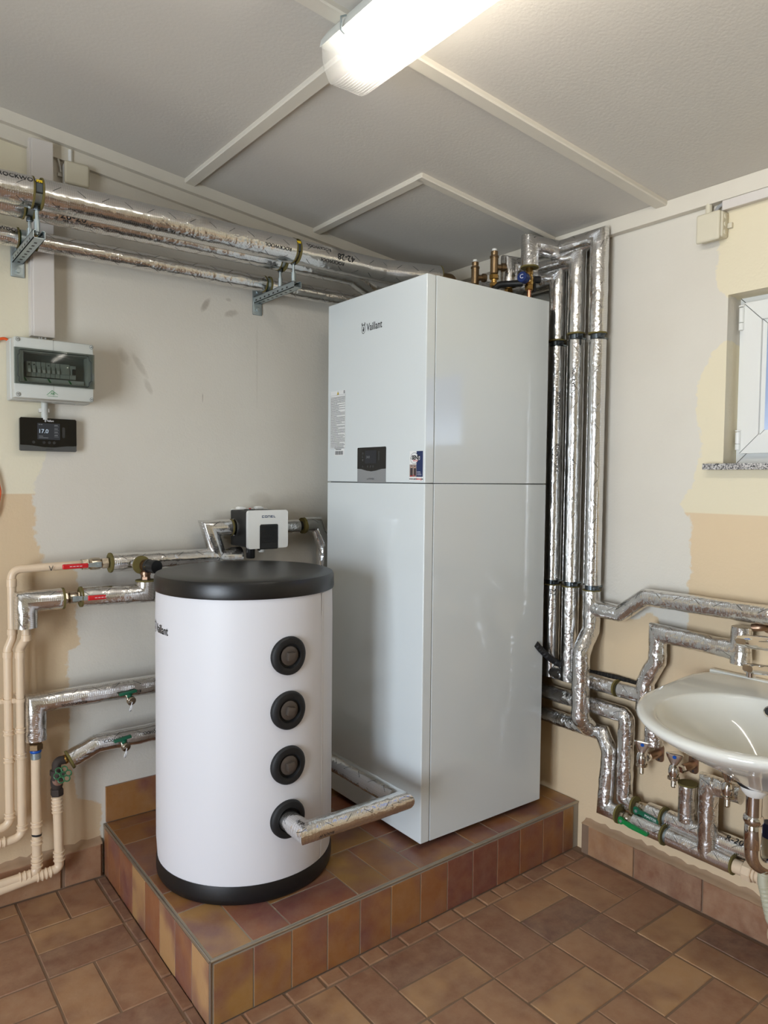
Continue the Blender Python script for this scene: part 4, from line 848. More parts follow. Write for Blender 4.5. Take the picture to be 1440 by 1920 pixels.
mesh('logo', *quadsg(block_word(None, 'CONEL', 0.0088), (-1.024, qf, QZ0+0.1165), EXD, EZD, END, 0.0006), 'text_blue', pump, smooth=False)
for xx in (QX0+0.018, QX0+0.094): mesh('knob', *join(latheg([(0.0145, 0), (0.0145, 0.009), (0.013, 0.0105)], (xx, -0.10, QZ1+0.001), (0, 0, 1), 24), boxg((xx-0.014, -0.117, QZ1+0.001), (xx+0.014, -0.083, QZ1+0.0095), 0.002)), 'white_plastic', pump)
lathe('thermometer_ring', [(0.021, 0), (0.021, 0.003), (0.018, 0.004)], (QX0+0.056, -0.10, QZ1-0.003), (0, 0, 1), 'black_gloss', pump, 24); box('red_mark', (QX0+0.053, -0.104, QZ1+0.001), (QX0+0.061, -0.098, QZ1+0.0045), 'text_red', pump, 0.001)
lathe('cable_gland', [(0.017, 0), (0.017, 0.045), (0.015, 0.048)], (QX0+0.045, -0.13, QZ0+0.006), (0, 0, -1), 'black_plastic', pump, 20)
lathe('white_cap', [(0.0115, 0), (0.0115, 0.022)], (QX0+0.082, -0.15, QZ0+0.004), (0, 0, -1), 'white_plastic', pump, 20); box('cap_neck', (QX0+0.068, -0.158, QZ0-0.012), (QX0+0.073, -0.14, QZ0+0.003), 'black_plastic', pump, 0.001)
zc_ = 1.242
pl_ = thing('insulated_pipe', 'foil-lagged pipe bending up into the left side of the pump group', 'pipe', (-1.15, -0.08, 1.1))
sleeve([(-1.150, -0.080, 1.03), (-1.150, -0.080, 1.145), (-1.184, -0.080, zc_), (-1.097, -0.080, zc_)], 0.032, pl_, crumple=0.0025)
wool((-1.095, -0.080, zc_), (1, 0, 0), 0.032, pl_); lathe('inner_pipe', [(0.019, 0), (0.019, 0.02)], (-1.097, -0.08, zc_), (1, 0, 0), 'rubber', pl_, 20)
sleeve([(-1.083, -0.080, zc_), (-1.040, -0.080, zc_)], 0.033, pl_, cap=True)
pr_ = thing('insulated_pipe', 'foil-lagged pipe bending down out of the right side of the pump group', 'pipe', (-0.8, -0.08, 1.2))
sleeve([(-0.930, -0.080, zc_-0.006), (-0.797, -0.080, zc_-0.006)], 0.028, pr_, crumple=0.0008); wool((-0.772, -0.080, zc_-0.003), (-1, 0, 0), 0.032, pr_, 0.008); lathe('inner_pipe', [(0.019, 0), (0.019, 0.03)], (-0.800, -0.08, zc_-0.004), (1, 0, 0), 'rubber', pr_, 20)
sleeve([(-0.768, -0.080, zc_), (-0.712, -0.080, zc_), (-0.674, -0.080, 1.165), (-0.672, -0.080, 1.01)], 0.031, pr_, crumple=0.0022)
# ---------------------------------------------------------------- mixing and shut-off fittings left of the tank
up = thing('insulated_pipe', 'foil-lagged pipe running level behind the tank top below the pump', 'pipe', (-1.3, -0.08, 1.13))
zu = 1.133; x0u = V((-1.5474, -0.0800, 1.1312)).x
sleeve([(x0u, -0.08, zu), (-1.345, -0.08, zu), (-1.055, -0.08, zu)], 0.032, up); wool((x0u, -0.08, zu), (-1, 0, 0), 0.034, up)
sleeve([(-1.4521, -0.1000, 1.1235), (-1.4548, -0.1250, 1.1243)], 0.030, up, cap=False)
wool((-1.4558, -0.1280, 1.1247), (0.12, -1, 0), 0.031, up, 0.004)
mv = thing('mixing_valve', 'bronze mixing valve with a black knob beside the tank lid', 'valve', (-1.4468, -0.1400, 1.1197))
c0 = V((-1.4472, -0.1300, 1.1224)); ax = Vector((0.30, -1, 0.0)).normalized()
lathe('valve_body', [(0.019, 0), (0.021, 0.004), (0.021, 0.020), (0.017, 0.024)], c0, ax, 'red_brass', mv, 28)
lathe('knob', [(0.019, 0.022), (0.0235, 0.023), (0.0235, 0.029), (0.021, 0.031), (0.021, 0.050), (0.0235, 0.051), (0.0235, 0.070), (0.0225, 0.073), (0.0, 0.0735)], c0, ax, 'black_plastic', mv, 32)
box('knob_mark', c0+ax*0.040+Vector((-0.023, 0.0, -0.001)), c0+ax*0.040+Vector((-0.0195, 0.008, 0.001)), 'yellow', mv, 0)
b0 = V((-1.4434, -0.1350, 1.0926)); dn = Vector((0, 0, -1)); b0.z = c0.z-0.012
lathe('outlet', [(0.012, 0), (0.014, 0.006), (0.018, 0.010), (0.018, 0.020), (0.0155, 0.022), (0.0155, 0.026)], b0, dn, 'red_brass', mv, 24)
mesh('union_nut', *hexg(b0+dn*0.026, dn, 0.0165, 0.014), 'red_brass', mv, angle=20)
ms = thing('insulated_pipe', 'foil-lagged pipe turning up under the bronze mixing valve', 'pipe', (-1.5666, -0.1000, 1.0236))
tp_ = Vector((b0.x, b0.y, b0.z-0.040)); zl = V((-1.6508, -0.1000, 1.0256)).z; xl = V((-1.6508, -0.1000, 1.0256)).x
sleeve([tp_, (tp_.x, tp_.y, zl), (xl, -0.10, zl)], 0.034, ms); wool(tp_+Vector((0, 0, -0.001)), (0, 0, 1), 0.034, ms, 0.003); wool((xl, -0.10, zl), (-1, 0, 0), 0.034, ms)
def ball_valve(label, x0, x1, y, z, stem_x, lever_dx, grip, group='ball valves with red levers'):
    """nickelled body along x; flat steel lever towards the room with a dipped grip"""
    b = thing('ball_valve', label, 'valve', ((x0+x1)/2, y, z)); L_ = x1-x0; d = (1, 0, 0)
    g = [latheg([(0.0135, 0), (0.0135, L_)], (x0, y, z), d, 24), hexg((x0, y, z), d, 0.0195, L_*0.26), hexg((x1-L_*0.26, y, z), d, 0.0195, L_*0.26),
         latheg([(0.014, L_*0.26), (0.0205, L_*0.34), (0.0215, L_*0.5), (0.0205, L_*0.66), (0.014, L_*0.74)], (x0, y, z), d, 24)]
    mesh('valve_body', *join(*g), 'nickel', b, angle=25)
    sy = y-0.020
    lathe('stem', [(0.007, 0), (0.007, 0.012)], (stem_x, sy+0.004, z), (0, -1, 0), 'nickel', b, 16)
    s = 1 if lever_dx > 0 else -1; yl = sy-0.012
    g = [boxg((stem_x-0.010, yl-0.0022, z-0.009), (stem_x+0.010, yl, z+0.009), 0.0008), prismg([(0, -0.008), (0.016, -0.0065), (0.016, 0.0065), (0, 0.008)], (stem_x+s*0.009, yl, z), (s, 0, 0), (0, 0, 1), (0, -1, 0), 0.0022), boxg((stem_x+s*0.024, yl-0.008, z-0.0065), (stem_x+s*0.026, yl, z+0.0065)), boxg((stem_x+s*0.024, yl-0.0095, z-0.0065), (stem_x+s*0.044, yl-0.0073, z+0.0065))]
    lev = mesh('lever', *join(*g), 'zinc', b, angle=20); mesh('nut', *hexg((stem_x, yl-0.002, z), (0, -1, 0), 0.0055, 0.005), 'zinc', b, angle=20)
    xa, xb = sorted((stem_x+s*0.036, stem_x+lever_dx)); gr = boxg((xa, yl-0.0135, z-0.0082), (xb, yl-0.004, z+0.0082), 0.0035, 3); ob = mesh('grip', *gr, grip, lev)
    mesh('print', *quadsg([(xa+0.022+0.0105*k, -0.0012, xa+0.0295+0.0105*k, 0.0006) for k in range(4)], (0, yl-0.0135, z), EXD, EZD, END, 0.0004), 'text_white', ob, smooth=False)
zv = V((-1.6221, -0.0800, 1.1285)).z
ball_valve('ball valve with its red lever to the left, on the upper thin cream pipe', V((-1.6447, -0.0800, 1.1300)).x, V((-1.5546, -0.0800, 1.1280)).x, -0.08, zu, V((-1.5960, -0.1000, 1.1270)).x, -0.118, 'red')
ball_valve('ball valve with its red lever to the right, below the other red one', V((-1.7101, -0.1000, 1.0255)).x, V((-1.6474, -0.1000, 1.0216)).x, -0.10, zl, V((-1.6759, -0.1250, 1.0187)).x, 0.122, 'red')
el = thing('insulated_pipe', 'short foil-lagged elbow standing over the second cream pipe by the left edge', 'pipe', (-1.8236, -0.1000, 1.0272))
xe0 = V((-1.7101, -0.1000, 1.0255)).x; xe1 = V((-1.8220, -0.1000, 1.0270)).x
sleeve([(xe0, -0.10, zl), (xe1, -0.10, zl), (xe1, -0.10, V((-1.8246, -0.1000, 0.9403)).z)], 0.035, el); wool((xe0, -0.10, zl), (1, 0, 0), 0.035, el)
# lower two runs
m1 = thing('insulated_pipe', 'foil-lagged pipe from behind the tank with an elbow down, above the other', 'pipe', (-1.7915, -0.0800, 0.6700))
z1 = 0.682; x1_ = V((-1.7931, -0.0800, 0.6756)).x
sleeve([(-1.22, -0.08, z1), (x1_, -0.08, z1), (x1_, -0.08, V((-1.7943, -0.0800, 0.5596)).z)], 0.034, m1)
pipe_text('ROCKWOOL', 0.014, (x1_, -0.08, z1), (-1.22, -0.08, z1), 0.20, 0.034, (0, -1, -0.45), m1, True); pipe_text('ROCKWOOL', 0.014, (x1_, -0.08, z1), (-1.22, -0.08, z1), 0.52, 0.034, (0, -1, -0.2), m1, True)
m2 = thing('insulated_pipe', 'foil-lagged pipe low beside the tank, slanting down to a green handwheel', 'pipe', (-1.6023, -0.0800, 0.5004))
z2 = 0.506; xk = V((-1.5987, -0.0800, 0.4996)).x
sleeve([(-1.22, -0.08, z2), (xk, -0.08, z2), (-1.6849, -0.0800, 0.4683)], 0.032, m2)
wool((-1.6867, -0.0800, 0.4687), V((-1.6849, -0.0800, 0.4683))-V((xk, -0.08, z2)), 0.033, m2)
pipe_text('ROCKWOOL', 0.014, (xk, -0.08, z2), (-1.22, -0.08, z2), 0.14, 0.032, (0, -1, 0.4), m2, True); pipe_text('ROCKWOOL', 0.014, (xk, -0.08, z2), (-1.22, -0.08, z2), 0.50, 0.032, (0, -1, 0.4), m2, True)
def drain_cock(label, x, y, z, tilt):
    b = thing('drain_cock', label, 'drain tap', (x, y, z), 'drain cocks on the lagged pipes')
    d = Vector((0.15, -1, -0.35)).normalized(); o = V((x, y, z))
    mesh('body', *join(latheg([(0.008, -0.03), (0.008, 0.012)], o, d, 16), latheg([(0.011, 0), (0.011, 0.010)], o, d, 16)), 'nickel', b)
    cp = lathe('cap', [(0.013, 0.012), (0.0155, 0.0125), (0.0155, 0.022), (0.0145, 0.0235), (0.004, 0.024), (0.004, 0.027), (0.0, 0.0272)], o, d, 'nickel', b, 24)
    lathe('lever_stem', [(0.0085, -0.004), (0.0085, 0.016)], o+Vector((0, -0.004, 0.004)), (0, -0.3, 1), 'green', b, 16)
    q = Matrix.Rotation(tilt, 3, 'Y'); g = boxg((-0.032, -0.0075, 0), (0.028, 0.0075, 0.010), 0.0022)
    mesh('lever', [q@v+o+Vector((-0.004, -0.009, 0.018)) for v in g[0]], g[1], 'green', b)
    e = o+d*0.026; pts = [e, e+Vector((-0.006, -0.006, -0.010)), e+Vector((-0.011, -0.004, -0.026)), e+Vector((-0.006, 0.004, -0.035)), e+Vector((0.0, 0.006, -0.024)), e+Vector((0.002, 0.010, -0.008))]
    tube('strap', pts, 0.0017, 'text_white', b, bend=0.008, seg=8, step=0.004)
p_ = V((-1.4979, -0.1180, 0.6566)); drain_cock('drain cock with a green lever under the upper of two low pipes', p_.x, p_.y, p_.z, -0.10)
p_ = V((-1.5164, -0.1150, 0.4963)); drain_cock('drain cock with a green lever on the lower of two low pipes', p_.x, p_.y, p_.z, -0.14)
# ---------------------------------------------------------------- old cream-painted pipes in the left corner
def collars(parent, pts, r, mat='cream'):
    for p, d in pts: lathe('collar', [(r, -0.010), (r+0.0032, -0.009), (r+0.0038, -0.006), (r+0.001, -0.004), (r+0.001, 0.004), (r+0.0038, 0.006), (r+0.0032, 0.009), (r, 0.010)], p, d, mat, parent, 20)
def socket(parent, p, q, r): lathe('socket', [(r-0.001, 0), (r+0.002, 0.001), (r+0.002, (V(q)-V(p)).length-0.001), (r-0.001, (V(q)-V(p)).length)], p, V(q)-V(p), 'cream', parent, 20)
Zd = Vector((0, 0, 1)); Xd = Vector((1, 0, 0)); CR = 0.0135
g_ = 'cream painted pipes beside the left edge'
ca = thing('cream_pipe', 'leftmost thin cream pipe, coming down from the upper red-levered valve', 'pipe', (-1.8606, -0.0500, 0.7191))
xA = V((-1.8559, -0.0600, 1.1274)).x; xB = V((-1.8702, -0.0600, 0.7232)).x; zA = 1.128; yA = -0.065
tube('pipe_run', [(V((-1.6395, -0.0800, 1.1296)).x, -0.08, zu), (xA, yA, zA), (xA, yA, 0.905), (xB, yA, 0.870), (xB, yA, 0.285), (-2.3, yA, 0.262)], CR, 'cream', ca, bend=0.028, seg=20)
socket(ca, (xA, yA, 1.072), (xA, yA, 1.098), CR); socket(ca, (xA, yA, 0.915), (xA, yA, 0.935), CR); socket(ca, (xB, yA, 0.842), (xB, yA, 0.862), CR)
collars(ca, [((xB, yA, 0.595), Zd), ((xB, yA, 0.505), Zd), ((xB, yA, 0.320), Zd)], CR)
mesh('pen_mark', *join(*[prismg([(0, 0), (0.0022, 0), (0.0022+s*0.006, 0.016), (s*0.006, 0.016)], (V((-1.7426, -0.0800, 1.1326)).x-0.001, -0.0795-CR, zA-0.008), (1, 0, 0), (0, 0, 1), (0, -1, 0), 0.0004) for s in (-1, 1)]), 'text_black', ca, smooth=False)
cb = thing('cream_pipe', 'thin cream pipe dropping from the short foil-lagged elbow', 'pipe', (-1.8306, -0.0600, 0.7164))
xC = xe1; xD = V((-1.8366, -0.0750, 0.7211)).x; yC = -0.078
tube('pipe_run', [(xC, -0.10, 0.96), (xC, -0.10, 0.905), (xD, yC, 0.870), (xD, yC, 0.245), (-2.3, yC, 0.190)], CR, 'cream', cb, bend=0.028, seg=20)
socket(cb, (xC, -0.10, 0.897), (xC, -0.10, 0.918), CR); socket(cb, (xD, yC, 0.838), (xD, yC, 0.860), CR)
collars(cb, [((xD, yC, 0.600), Zd), ((xD, yC, 0.515), Zd), ((xD, yC, 0.275), Zd), ((xD-0.060, yC, 0.2415), Xd)], CR)
cl_ = thing('pipe_clip', 'small cream clip fixing two cream pipes to the wall', 'clip', (xB, -0.03, 0.70))
for xx, yy in ((xB, yA), (xD, yC)):
    lathe('clip_ring', [(CR+0.0005, -0.006), (CR+0.003, -0.006), (CR+0.003, 0.006), (CR+0.0005, 0.006)], (xx, yy, 0.700), Zd, 'cream', cl_, 20, (False, False))
    box('clip_ear', (xx-CR-0.012, yy-0.006, 0.693), (xx-CR-0.001, yy+0.006, 0.709), 'cream', cl_, 0.002); tube('clip_pin', [(xx, yy+CR, 0.70), (xx, -0.0, 0.70)], 0.004, 'cream', cl_, seg=10)
cc = thing('cream_pipe', 'cream pipe under the foil-lagged elbow, with a blue ring at its joint', 'pipe', (-1.7933, -0.0800, 0.3559))
xE = V((-1.7933, -0.0800, 0.3559)).x; yE = -0.08; R3 = 0.0150
tube('pipe_run', [(xE, yE, 0.500), (xE, yE, 0.110), (-2.3, yE, 0.085)], R3, 'cream', cc, bend=0.022, seg=20)
lathe('threaded_joint', [(0.0158, 0), (0.0158, 0.024)], (xE, yE, 0.496), Zd, 'zinc', cc, 24)
for k in range(6): lathe('thread_ridge', [(0.0155, 0), (0.0167, 0.001), (0.0155, 0.002)], (xE, yE, 0.497+0.0038*k), Zd, 'zinc', cc, 24)
lathe('blue_ring', [(0.0175, 0), (0.018, 0.001), (0.018, 0.008), (0.0175, 0.009)], (xE, yE, 0.518), Zd, 'blue', cc, 24)
mesh('union_nut', *hexg((xE, yE, 0.527), Zd, 0.023, 0.020), 'bronze', cc, angle=20)
collars(cc, [((xE, yE, 0.275), Zd), ((xE, yE, 0.215), Zd), ((xE, yE, 0.160), Zd), ((xE, yE, 0.138), Zd), ((xE-0.030, yE, 0.107), Xd), ((xE-0.045, yE, 0.1065), Xd)], R3)
lathe('black_tape', [(R3+0.0006, 0), (R3+0.0006, 0.007)], (xE, yE, 0.236), (0.1, 0, 1), 'text_black', cc, 20, (False, False))
cd_ = thing('cream_pipe', 'cream pipe below the green handwheel valve', 'pipe', (-1.7264, -0.0800, 0.2280))
pT = V((-1.7297, -0.0850, 0.3558)); pB = V((-1.7250, -0.0850, 0.1373))
tube('pipe_run', [pT, pB, (pB.x, pB.y, 0.105), (-2.3, pB.y, 0.050)], R3, 'cream', cd_, bend=0.020, seg=20)
dd_ = (pB-pT).normalized(); collars(cd_, [(pT+dd_*(0.012+0.012*k), dd_) for k in range(4)]+[(pB-dd_*0.018, dd_), (pB-dd_*0.004, dd_), ((pB.x-0.035, pB.y, 0.100), Xd), ((pB.x-0.048, pB.y, 0.099), Xd), ((pB.x-0.061, pB.y, 0.098), Xd)], R3)
gv = thing('gate_valve', 'dark rusty gate valve with a green flower-shaped handwheel', 'valve', (-1.7319, -0.0900, 0.4166))
M['rust'] = plain('rusty_iron', S(66, 56, 50), 0.75, 0.2, bump=0.8, bscale=90, var=0.35)
M['rust2'] = plain('rust_pink', S(140, 104, 86), 0.7, 0.2, bump=0.6, bscale=90, var=0.3)
v0 = V((-1.7297, -0.0850, 0.3594)); v1 = V((-1.7307, -0.0850, 0.4292)); v2 = V((-1.7387, -0.0850, 0.4603)); v3 = V((-1.7020, -0.0800, 0.4722))
mesh('lower_hex', *hexg(v0-Zd*0.002, Zd, 0.021, 0.024), 'rust', gv, angle=20)
lathe('valve_body', [(0.015, 0), (0.019, 0.012), (0.020, 0.03), (0.017, 0.045)], v0+Zd*0.02, v1-v0, 'rust', gv, 24)
mesh('upper_hex', *hexg(v1-Zd*0.004, Zd, 0.022, 0.020), 'rust', gv, angle=20)
tube('bend', [v1, v1+Vector((0, 0, 0.045)), v3], 0.0145, 'rust', gv, bend=0.028, seg=20)
lathe('brass_ring', [(0.016, 0), (0.016, 0.008)], v3-(v3-v2).normalized()*0.004, v3-v2, 'brass', gv, 20)
sx = Vector((0.12, -0.78, 0.62)).normalized(); s0 = v0+Zd*0.045
lathe('bonnet', [(0.017, 0), (0.0185, 0.012), (0.012, 0.018), (0.012, 0.026)], s0, sx, 'rust2', gv, 20); mesh('bonnet_nut', *hexg(s0+sx*0.026, sx, 0.0115, 0.014), 'rust', gv, angle=20)
lathe('spindle', [(0.0045, 0), (0.0045, 0.032)], s0+sx*0.036, sx, 'rust', gv, 12)
wc_ = s0+sx*0.062; wx, wy, _ = frame_of(sx); vs, fs = [], []; parts_ = []
for k in range(6):
    a = 2*PI*k/6; c = wc_+(wx*math.cos(a)+wy*math.sin(a))*0.0185
    ring_ = [c+(wx*math.cos(b)+wy*math.sin(b))*0.0098 for b in [2*PI*i/14 for i in range(15)]]
    parts_.append(tubeg(ring_, 0.0022, seg=8, step=0.02, cap=False)[:2])
parts_.append(latheg([(0.007, -0.003), (0.007, 0.003)], wc_, sx, 16))
mesh('handwheel', *join(*parts_), 'green_metal', gv)
# ---------------------------------------------------------------- risers on the right wall
D_ = -0.060; RR = 0.0335
YV = (-0.978, -0.880, -0.789); ZT = (2.322, 2.268, 2.212)
hi_gap = (1.950, 1.975); lo_gap = (1.027, 1.047)
def clamp_at(t_, x, y, z):
    """dark screw clamp in the gap between two lagging lengths, pinned to the wall"""
    c = lathe('pipe_clamp', [(0.0225, -0.008), (0.0255, -0.008), (0.0255, 0.008), (0.0225, 0.008)], (x, y, z), Zd, 'steel_dark', t_, 28, (True, True))
    mesh('screw_lug', *join(boxg((x-0.030, y-0.034, z-0.007), (x-0.020, y-0.020, z+0.007), 0.001), latheg([(0.0032, 0), (0.0032, 0.022)], (x-0.026, y-0.032, z), (0, -1, 0), 10), latheg([(0.0055, 0), (0.0055, 0.004)], (x-0.026, y-0.036, z), (0, -1, 0), 6)), 'steel_dark', c)
    tube('wall_pin', [(x+0.024, y, z), (-0.0005, y, z)], 0.004, 'zinc', c, seg=10)
def riser(label, y, dz, zlow, top, text_at=None):
    t_ = thing('insulated_pipe', label, 'pipe', (D_, y, zlow))
    h0, h1 = hi_gap[0]+dz, hi_gap[1]+dz; l0, l1 = lo_gap[0]+dz*0.2, lo_gap[1]+dz*0.2
    sleeve(top+[(D_, y, h1)], RR, t_); wool((D_, y, h1), (0, 0, -1), RR, t_, 0.003)
    sleeve([(D_, y, h0), (D_, y, l1)], RR-0.001, t_, crumple=0.0010)
    for z in ((h0+h1)/2, (l0+l1)/2): clamp_at(t_, D_, y, z)
    return t_, l0
r1, l0 = riser('foil-lagged riser nearest the window, with a branch and a double bend low down', YV[0], 0.0, 0.52, [(-0.200, -0.768, 2.236), (-0.200, -0.768, ZT[0]), (D_, -0.790, ZT[0]), (D_, YV[0], ZT[0])])
wool((-0.200, -0.768, 2.236), (0, 0, -1), RR, r1, 0.003)
DF = -0.125; zH = (0.685, 0.596, 0.503)
sleeve([(D_, YV[0], l0), (D_, YV[0], 0.880), (DF, YV[0]-0.008, 0.800), (DF, YV[0]-0.010, 0.560), (-0.075, YV[0]-0.012, zH[2]+0.01)], RR-0.001, r1, crumple=0.003, mat='foil_rough', bend=0.02); wool((D_, YV[0], l0), Zd, RR, r1, 0.002)
sleeve([(D_, YV[0]+0.003, 0.963), (D_, -1.105, 0.958), (D_, -1.205, 1.032), (D_, -1.80, 1.032)], 0.030, r1, crumple=0.0022, mat='foil_rough', bend=0.02)
r2, l0 = riser('foil-lagged riser between the other two, ending above the black hose', YV[1], 0.013, 0.6, [(-0.200, -0.664, 2.195), (-0.200, -0.664, ZT[1]), (D_, -0.690, ZT[1]), (D_, YV[1], ZT[1])])
wool((-0.200, -0.664, 2.195), (0, 0, -1), RR, r2, 0.003)
sleeve([(D_, YV[1], l0), (D_, YV[1], zH[0]-0.02)], RR-0.001, r2, crumple=0.001); wool((D_, YV[1], l0), Zd, RR, r2, 0.002)
r3, l0 = riser('foil-lagged riser tight behind the rear edge of the white cabinet', YV[2], 0.0, 0.6, [(-0.200, -0.50, 2.14), (-0.200, -0.50, ZT[2]), (D_, -0.53, ZT[2]), (D_, YV[2], ZT[2])])
sleeve([(D_, YV[2], l0), (D_, YV[2], zH[0]-0.02)], RR-0.001, r3, crumple=0.001); wool((D_, YV[2], l0), Zd, RR, r3, 0.002)
for t_, y, z, s_ in ((r2, YV[1], 1.80, 'ROCKWOOL'), (r2, YV[1], 1.50, 'ROCKWOOL'), (r3, YV[2], 1.52, 'ROCKWOOL'), (r3, YV[2], 1.72, 'ROCKWOOL')):
    pipe_text(s_, 0.019, (D_, y, z+0.1), (D_, y, z-0.1), 0.5, RR-0.001, (-1, -0.55 if t_ is r2 else -1.4, 0), t_)
pipe_text('22', 0.030, (D_, YV[2], 1.02), (D_, YV[2], 0.98), 0.5, RR-0.001, (-1, -1.0, 0), r3)
# ---------------------------------------------------------------- runs low on the right wall
hr = 0.029
h1 = thing('insulated_pipe', 'foil-lagged pipe passing behind the riser with a bare wool joint, below the black hose', 'pipe', (D_, -0.95, zH[0]))
sleeve([(D_, -0.45, zH[0]), (D_, -1.093, zH[0])], hr, h1, crumple=0.002, mat='foil_rough'); wool((D_, -1.096, zH[0]), (0, -1, 0), hr+0.001, h1, 0.004); lathe('inner_pipe', [(0.017, 0), (0.017, 0.03)], (D_, -1.092, zH[0]), (0, -1, 0), 'seam_dark', h1, 20)
sleeve([(D_, -1.112, zH[0]), (D_, -1.205, zH[0])], hr, h1)
vk = thing('insulated_pipe', 'foil-lagged pipe going up behind the left end of the basin and turning to the faucet', 'pipe', (D_, -1.25, 0.9))
yk = -1.2555
sleeve([(D_-0.004, -1.545, 0.985), (D_-0.004, -1.545, 0.908), (D_, yk, 0.915), (D_, yk, 0.815), (D_, -1.212, 0.735), (D_, -1.212, 0.640), (D_, -1.250, 0.595), (D_, -1.250, 0.523)], 0.0305, vk, crumple=0.003, mat='foil_rough')
sleeve([(D_-0.004, -1.545, 0.91), (D_-0.004, -1.545, 0.870)], 0.031, vk, crumple=0.003, mat='foil_rough')
h2 = thing('insulated_pipe', 'foil-lagged pipe turning down beside the tap nearest the cabinet, ending in a short elbow', 'pipe', (D_, -1.13, 0.45))
yh2 = -1.140; ZL = (0.286, 0.237)
sleeve([(D_, -0.45, zH[1]), (D_, yh2, zH[1]), (D_-0.002, yh2, ZL[0]), (D_-0.002, -1.182, ZL[0])], hr, h2, crumple=0.0028, mat='foil_rough', bend=0.022); wool((D_-0.002, -1.184, ZL[0]), (0, -1, 0), 0.031, h2, 0.004)
h3 = thing('insulated_pipe', 'foil-lagged pipe stepping down nearest the cabinet to the lower floor pipe', 'pipe', (D_, -1.05, 0.4))
yh3 = -1.080
sleeve([(D_, -0.45, zH[2]), (D_, -1.040, zH[2]), (D_-0.012, yh3, zH[2]-0.050), (D_-0.030, yh3, ZL[1]+0.008), (D_-0.030, -1.138, ZL[1]+0.008)], hr, h3, crumple=0.0028, mat='foil_rough'); wool((D_-0.030, -1.140, ZL[1]+0.008), (0, -1, 0), 0.033, h3, 0.004)
def floor_run(label, x, z, y0, segs, branch=None):
    t_ = thing('insulated_pipe', label, 'pipe', (x, y0, z)); ya = y0
    for yb in segs[:-1]:
        sleeve([(x, ya, z), (x, yb, z)], hr+0.001, t_, crumple=0.0012); wool((x, yb-0.003, z), (0, -1, 0), hr+0.006, t_, 0.004)
        lathe('pipe_clamp', [(0.021, 0), (0.024, 0), (0.024, 0.010), (0.021, 0.010)], (x, yb-0.008, z), (0, -1, 0), 'zinc', t_, 24); ya = yb-0.020
    sleeve([(x, ya, z), (x, segs[-1], z)], hr+0.001, t_, crumple=0.0012); wool((x, segs[-1]-0.002, z), (0, -1, 0), hr+0.002, t_, 0.003)
    return t_
def valve_y(label, x, z, y0, y1, stem_y, ln, drop, mat):
    b = thing('ball_valve', label, 'valve', (x, (y0+y1)/2, z)); d = (0, -1, 0); L_ = y0-y1
    mesh('valve_body', *join(latheg([(0.0135, 0), (0.0135, L_)], (x, y0, z), d, 20), hexg((x, y0-0.004, z), d, 0.018, 0.016), hexg((x, y1+0.024, z), d, 0.020, 0.018), latheg([(0.014, L_*0.3), (0.019, L_*0.42), (0.019, L_*0.55), (0.014, L_*0.68)], (x, y0, z), d, 20)), 'nickel', b, angle=25)
    sx_ = x-0.016; lathe('stem', [(0.0065, 0), (0.0065, 0.016)], (sx_, stem_y, z), (-1, 0, 0), 'nickel', b, 14)
    dl = Vector((0, -1, drop)).normalized(); up_ = Vector((0, dl.z, -dl.y)).normalized()*(1 if dl.y < 0 else -1); o = Vector((sx_-0.012, stem_y, z))
    poly = [(-0.012, -0.008), (-0.008, -0.0125), (0.002, -0.0125), (0.010, -0.007), (0.024, -0.008), (0.030, -0.0095), (ln-0.004, -0.0065), (ln, -0.003), (ln, 0.003), (ln-0.004, 0.0065), (0.030, 0.0095), (0.024, 0.008), (0.010, 0.007), (0.002, 0.0125), (-0.008, 0.0125), (-0.012, 0.008)]
    lv = prism('lever', poly, o, dl, up_, (-1, 0, 0), 0.008, mat, b)
    mesh('nut', *hexg(o-Vector((0.008, 0, 0)), (-1, 0, 0), 0.0058, 0.004), 'zinc', b, angle=20)
    return b, lv, o, dl, up_
f1 = floor_run('upper of two foil-lagged pipes running under the basin just above the skirting', D_-0.002, ZL[0], -1.240, (-1.296, -1.593))
f2 = floor_run('lower of two foil-lagged pipes running under the basin just above the skirting', D_-0.032, ZL[1]+0.006, -1.205, (-1.318, -1.556))
bv, lv, o, dl, up_ = valve_y('ball valve with a dark green lever on the upper floor pipe', D_-0.002, ZL[0], -1.188, -1.244, -1.214, 0.086, -0.10, 'green')
text('print', 'MASTER', 0.0125, o+dl*0.056+Vector((-0.0084, 0, 0)), dl, up_, 'text_white', lv)
bv, lv, o, dl, up_ = valve_y('ball valve with a bright green lever on the lower floor pipe', D_-0.032, ZL[1]+0.006, -1.142, -1.210, -1.174, 0.104, -0.10, 'green_bright')
text('print', 'MASTER', 0.0095, o+dl*0.058+Vector((-0.0084, 0, 0)), dl, up_, 'text_green', lv)
pipe_text('R-20', 0.030, (D_-0.002, -1.49, ZL[0]), (D_-0.002, -1.60, ZL[0]), 0.55, hr+0.001, (-0.6, 0, 1), f1)
w1 = thing('insulated_pipe', 'foil-lagged pipe rising from the upper floor pipe to the second tap', 'pipe', (D_, -1.35, 0.35))
sleeve([(D_-0.004, -1.382, 0.430), (D_-0.004, -1.382, ZL[0]+0.02)], 0.0285, w1, crumple=0.003, mat='foil_rough'); wool((D_-0.004, -1.382, 0.432), Zd, 0.031, w1, 0.003)
w2 = thing('insulated_pipe', 'foil-lagged pipe rising from the lower floor pipe and bending under the basin', 'pipe', (D_-0.03, -1.43, 0.35))
sleeve([(D_-0.034, -1.471, ZL[1]), (D_-0.034, -1.471, 0.470), (D_-0.030, -1.575, 0.470)], 0.030, w2, crumple=0.003, mat='foil_rough')
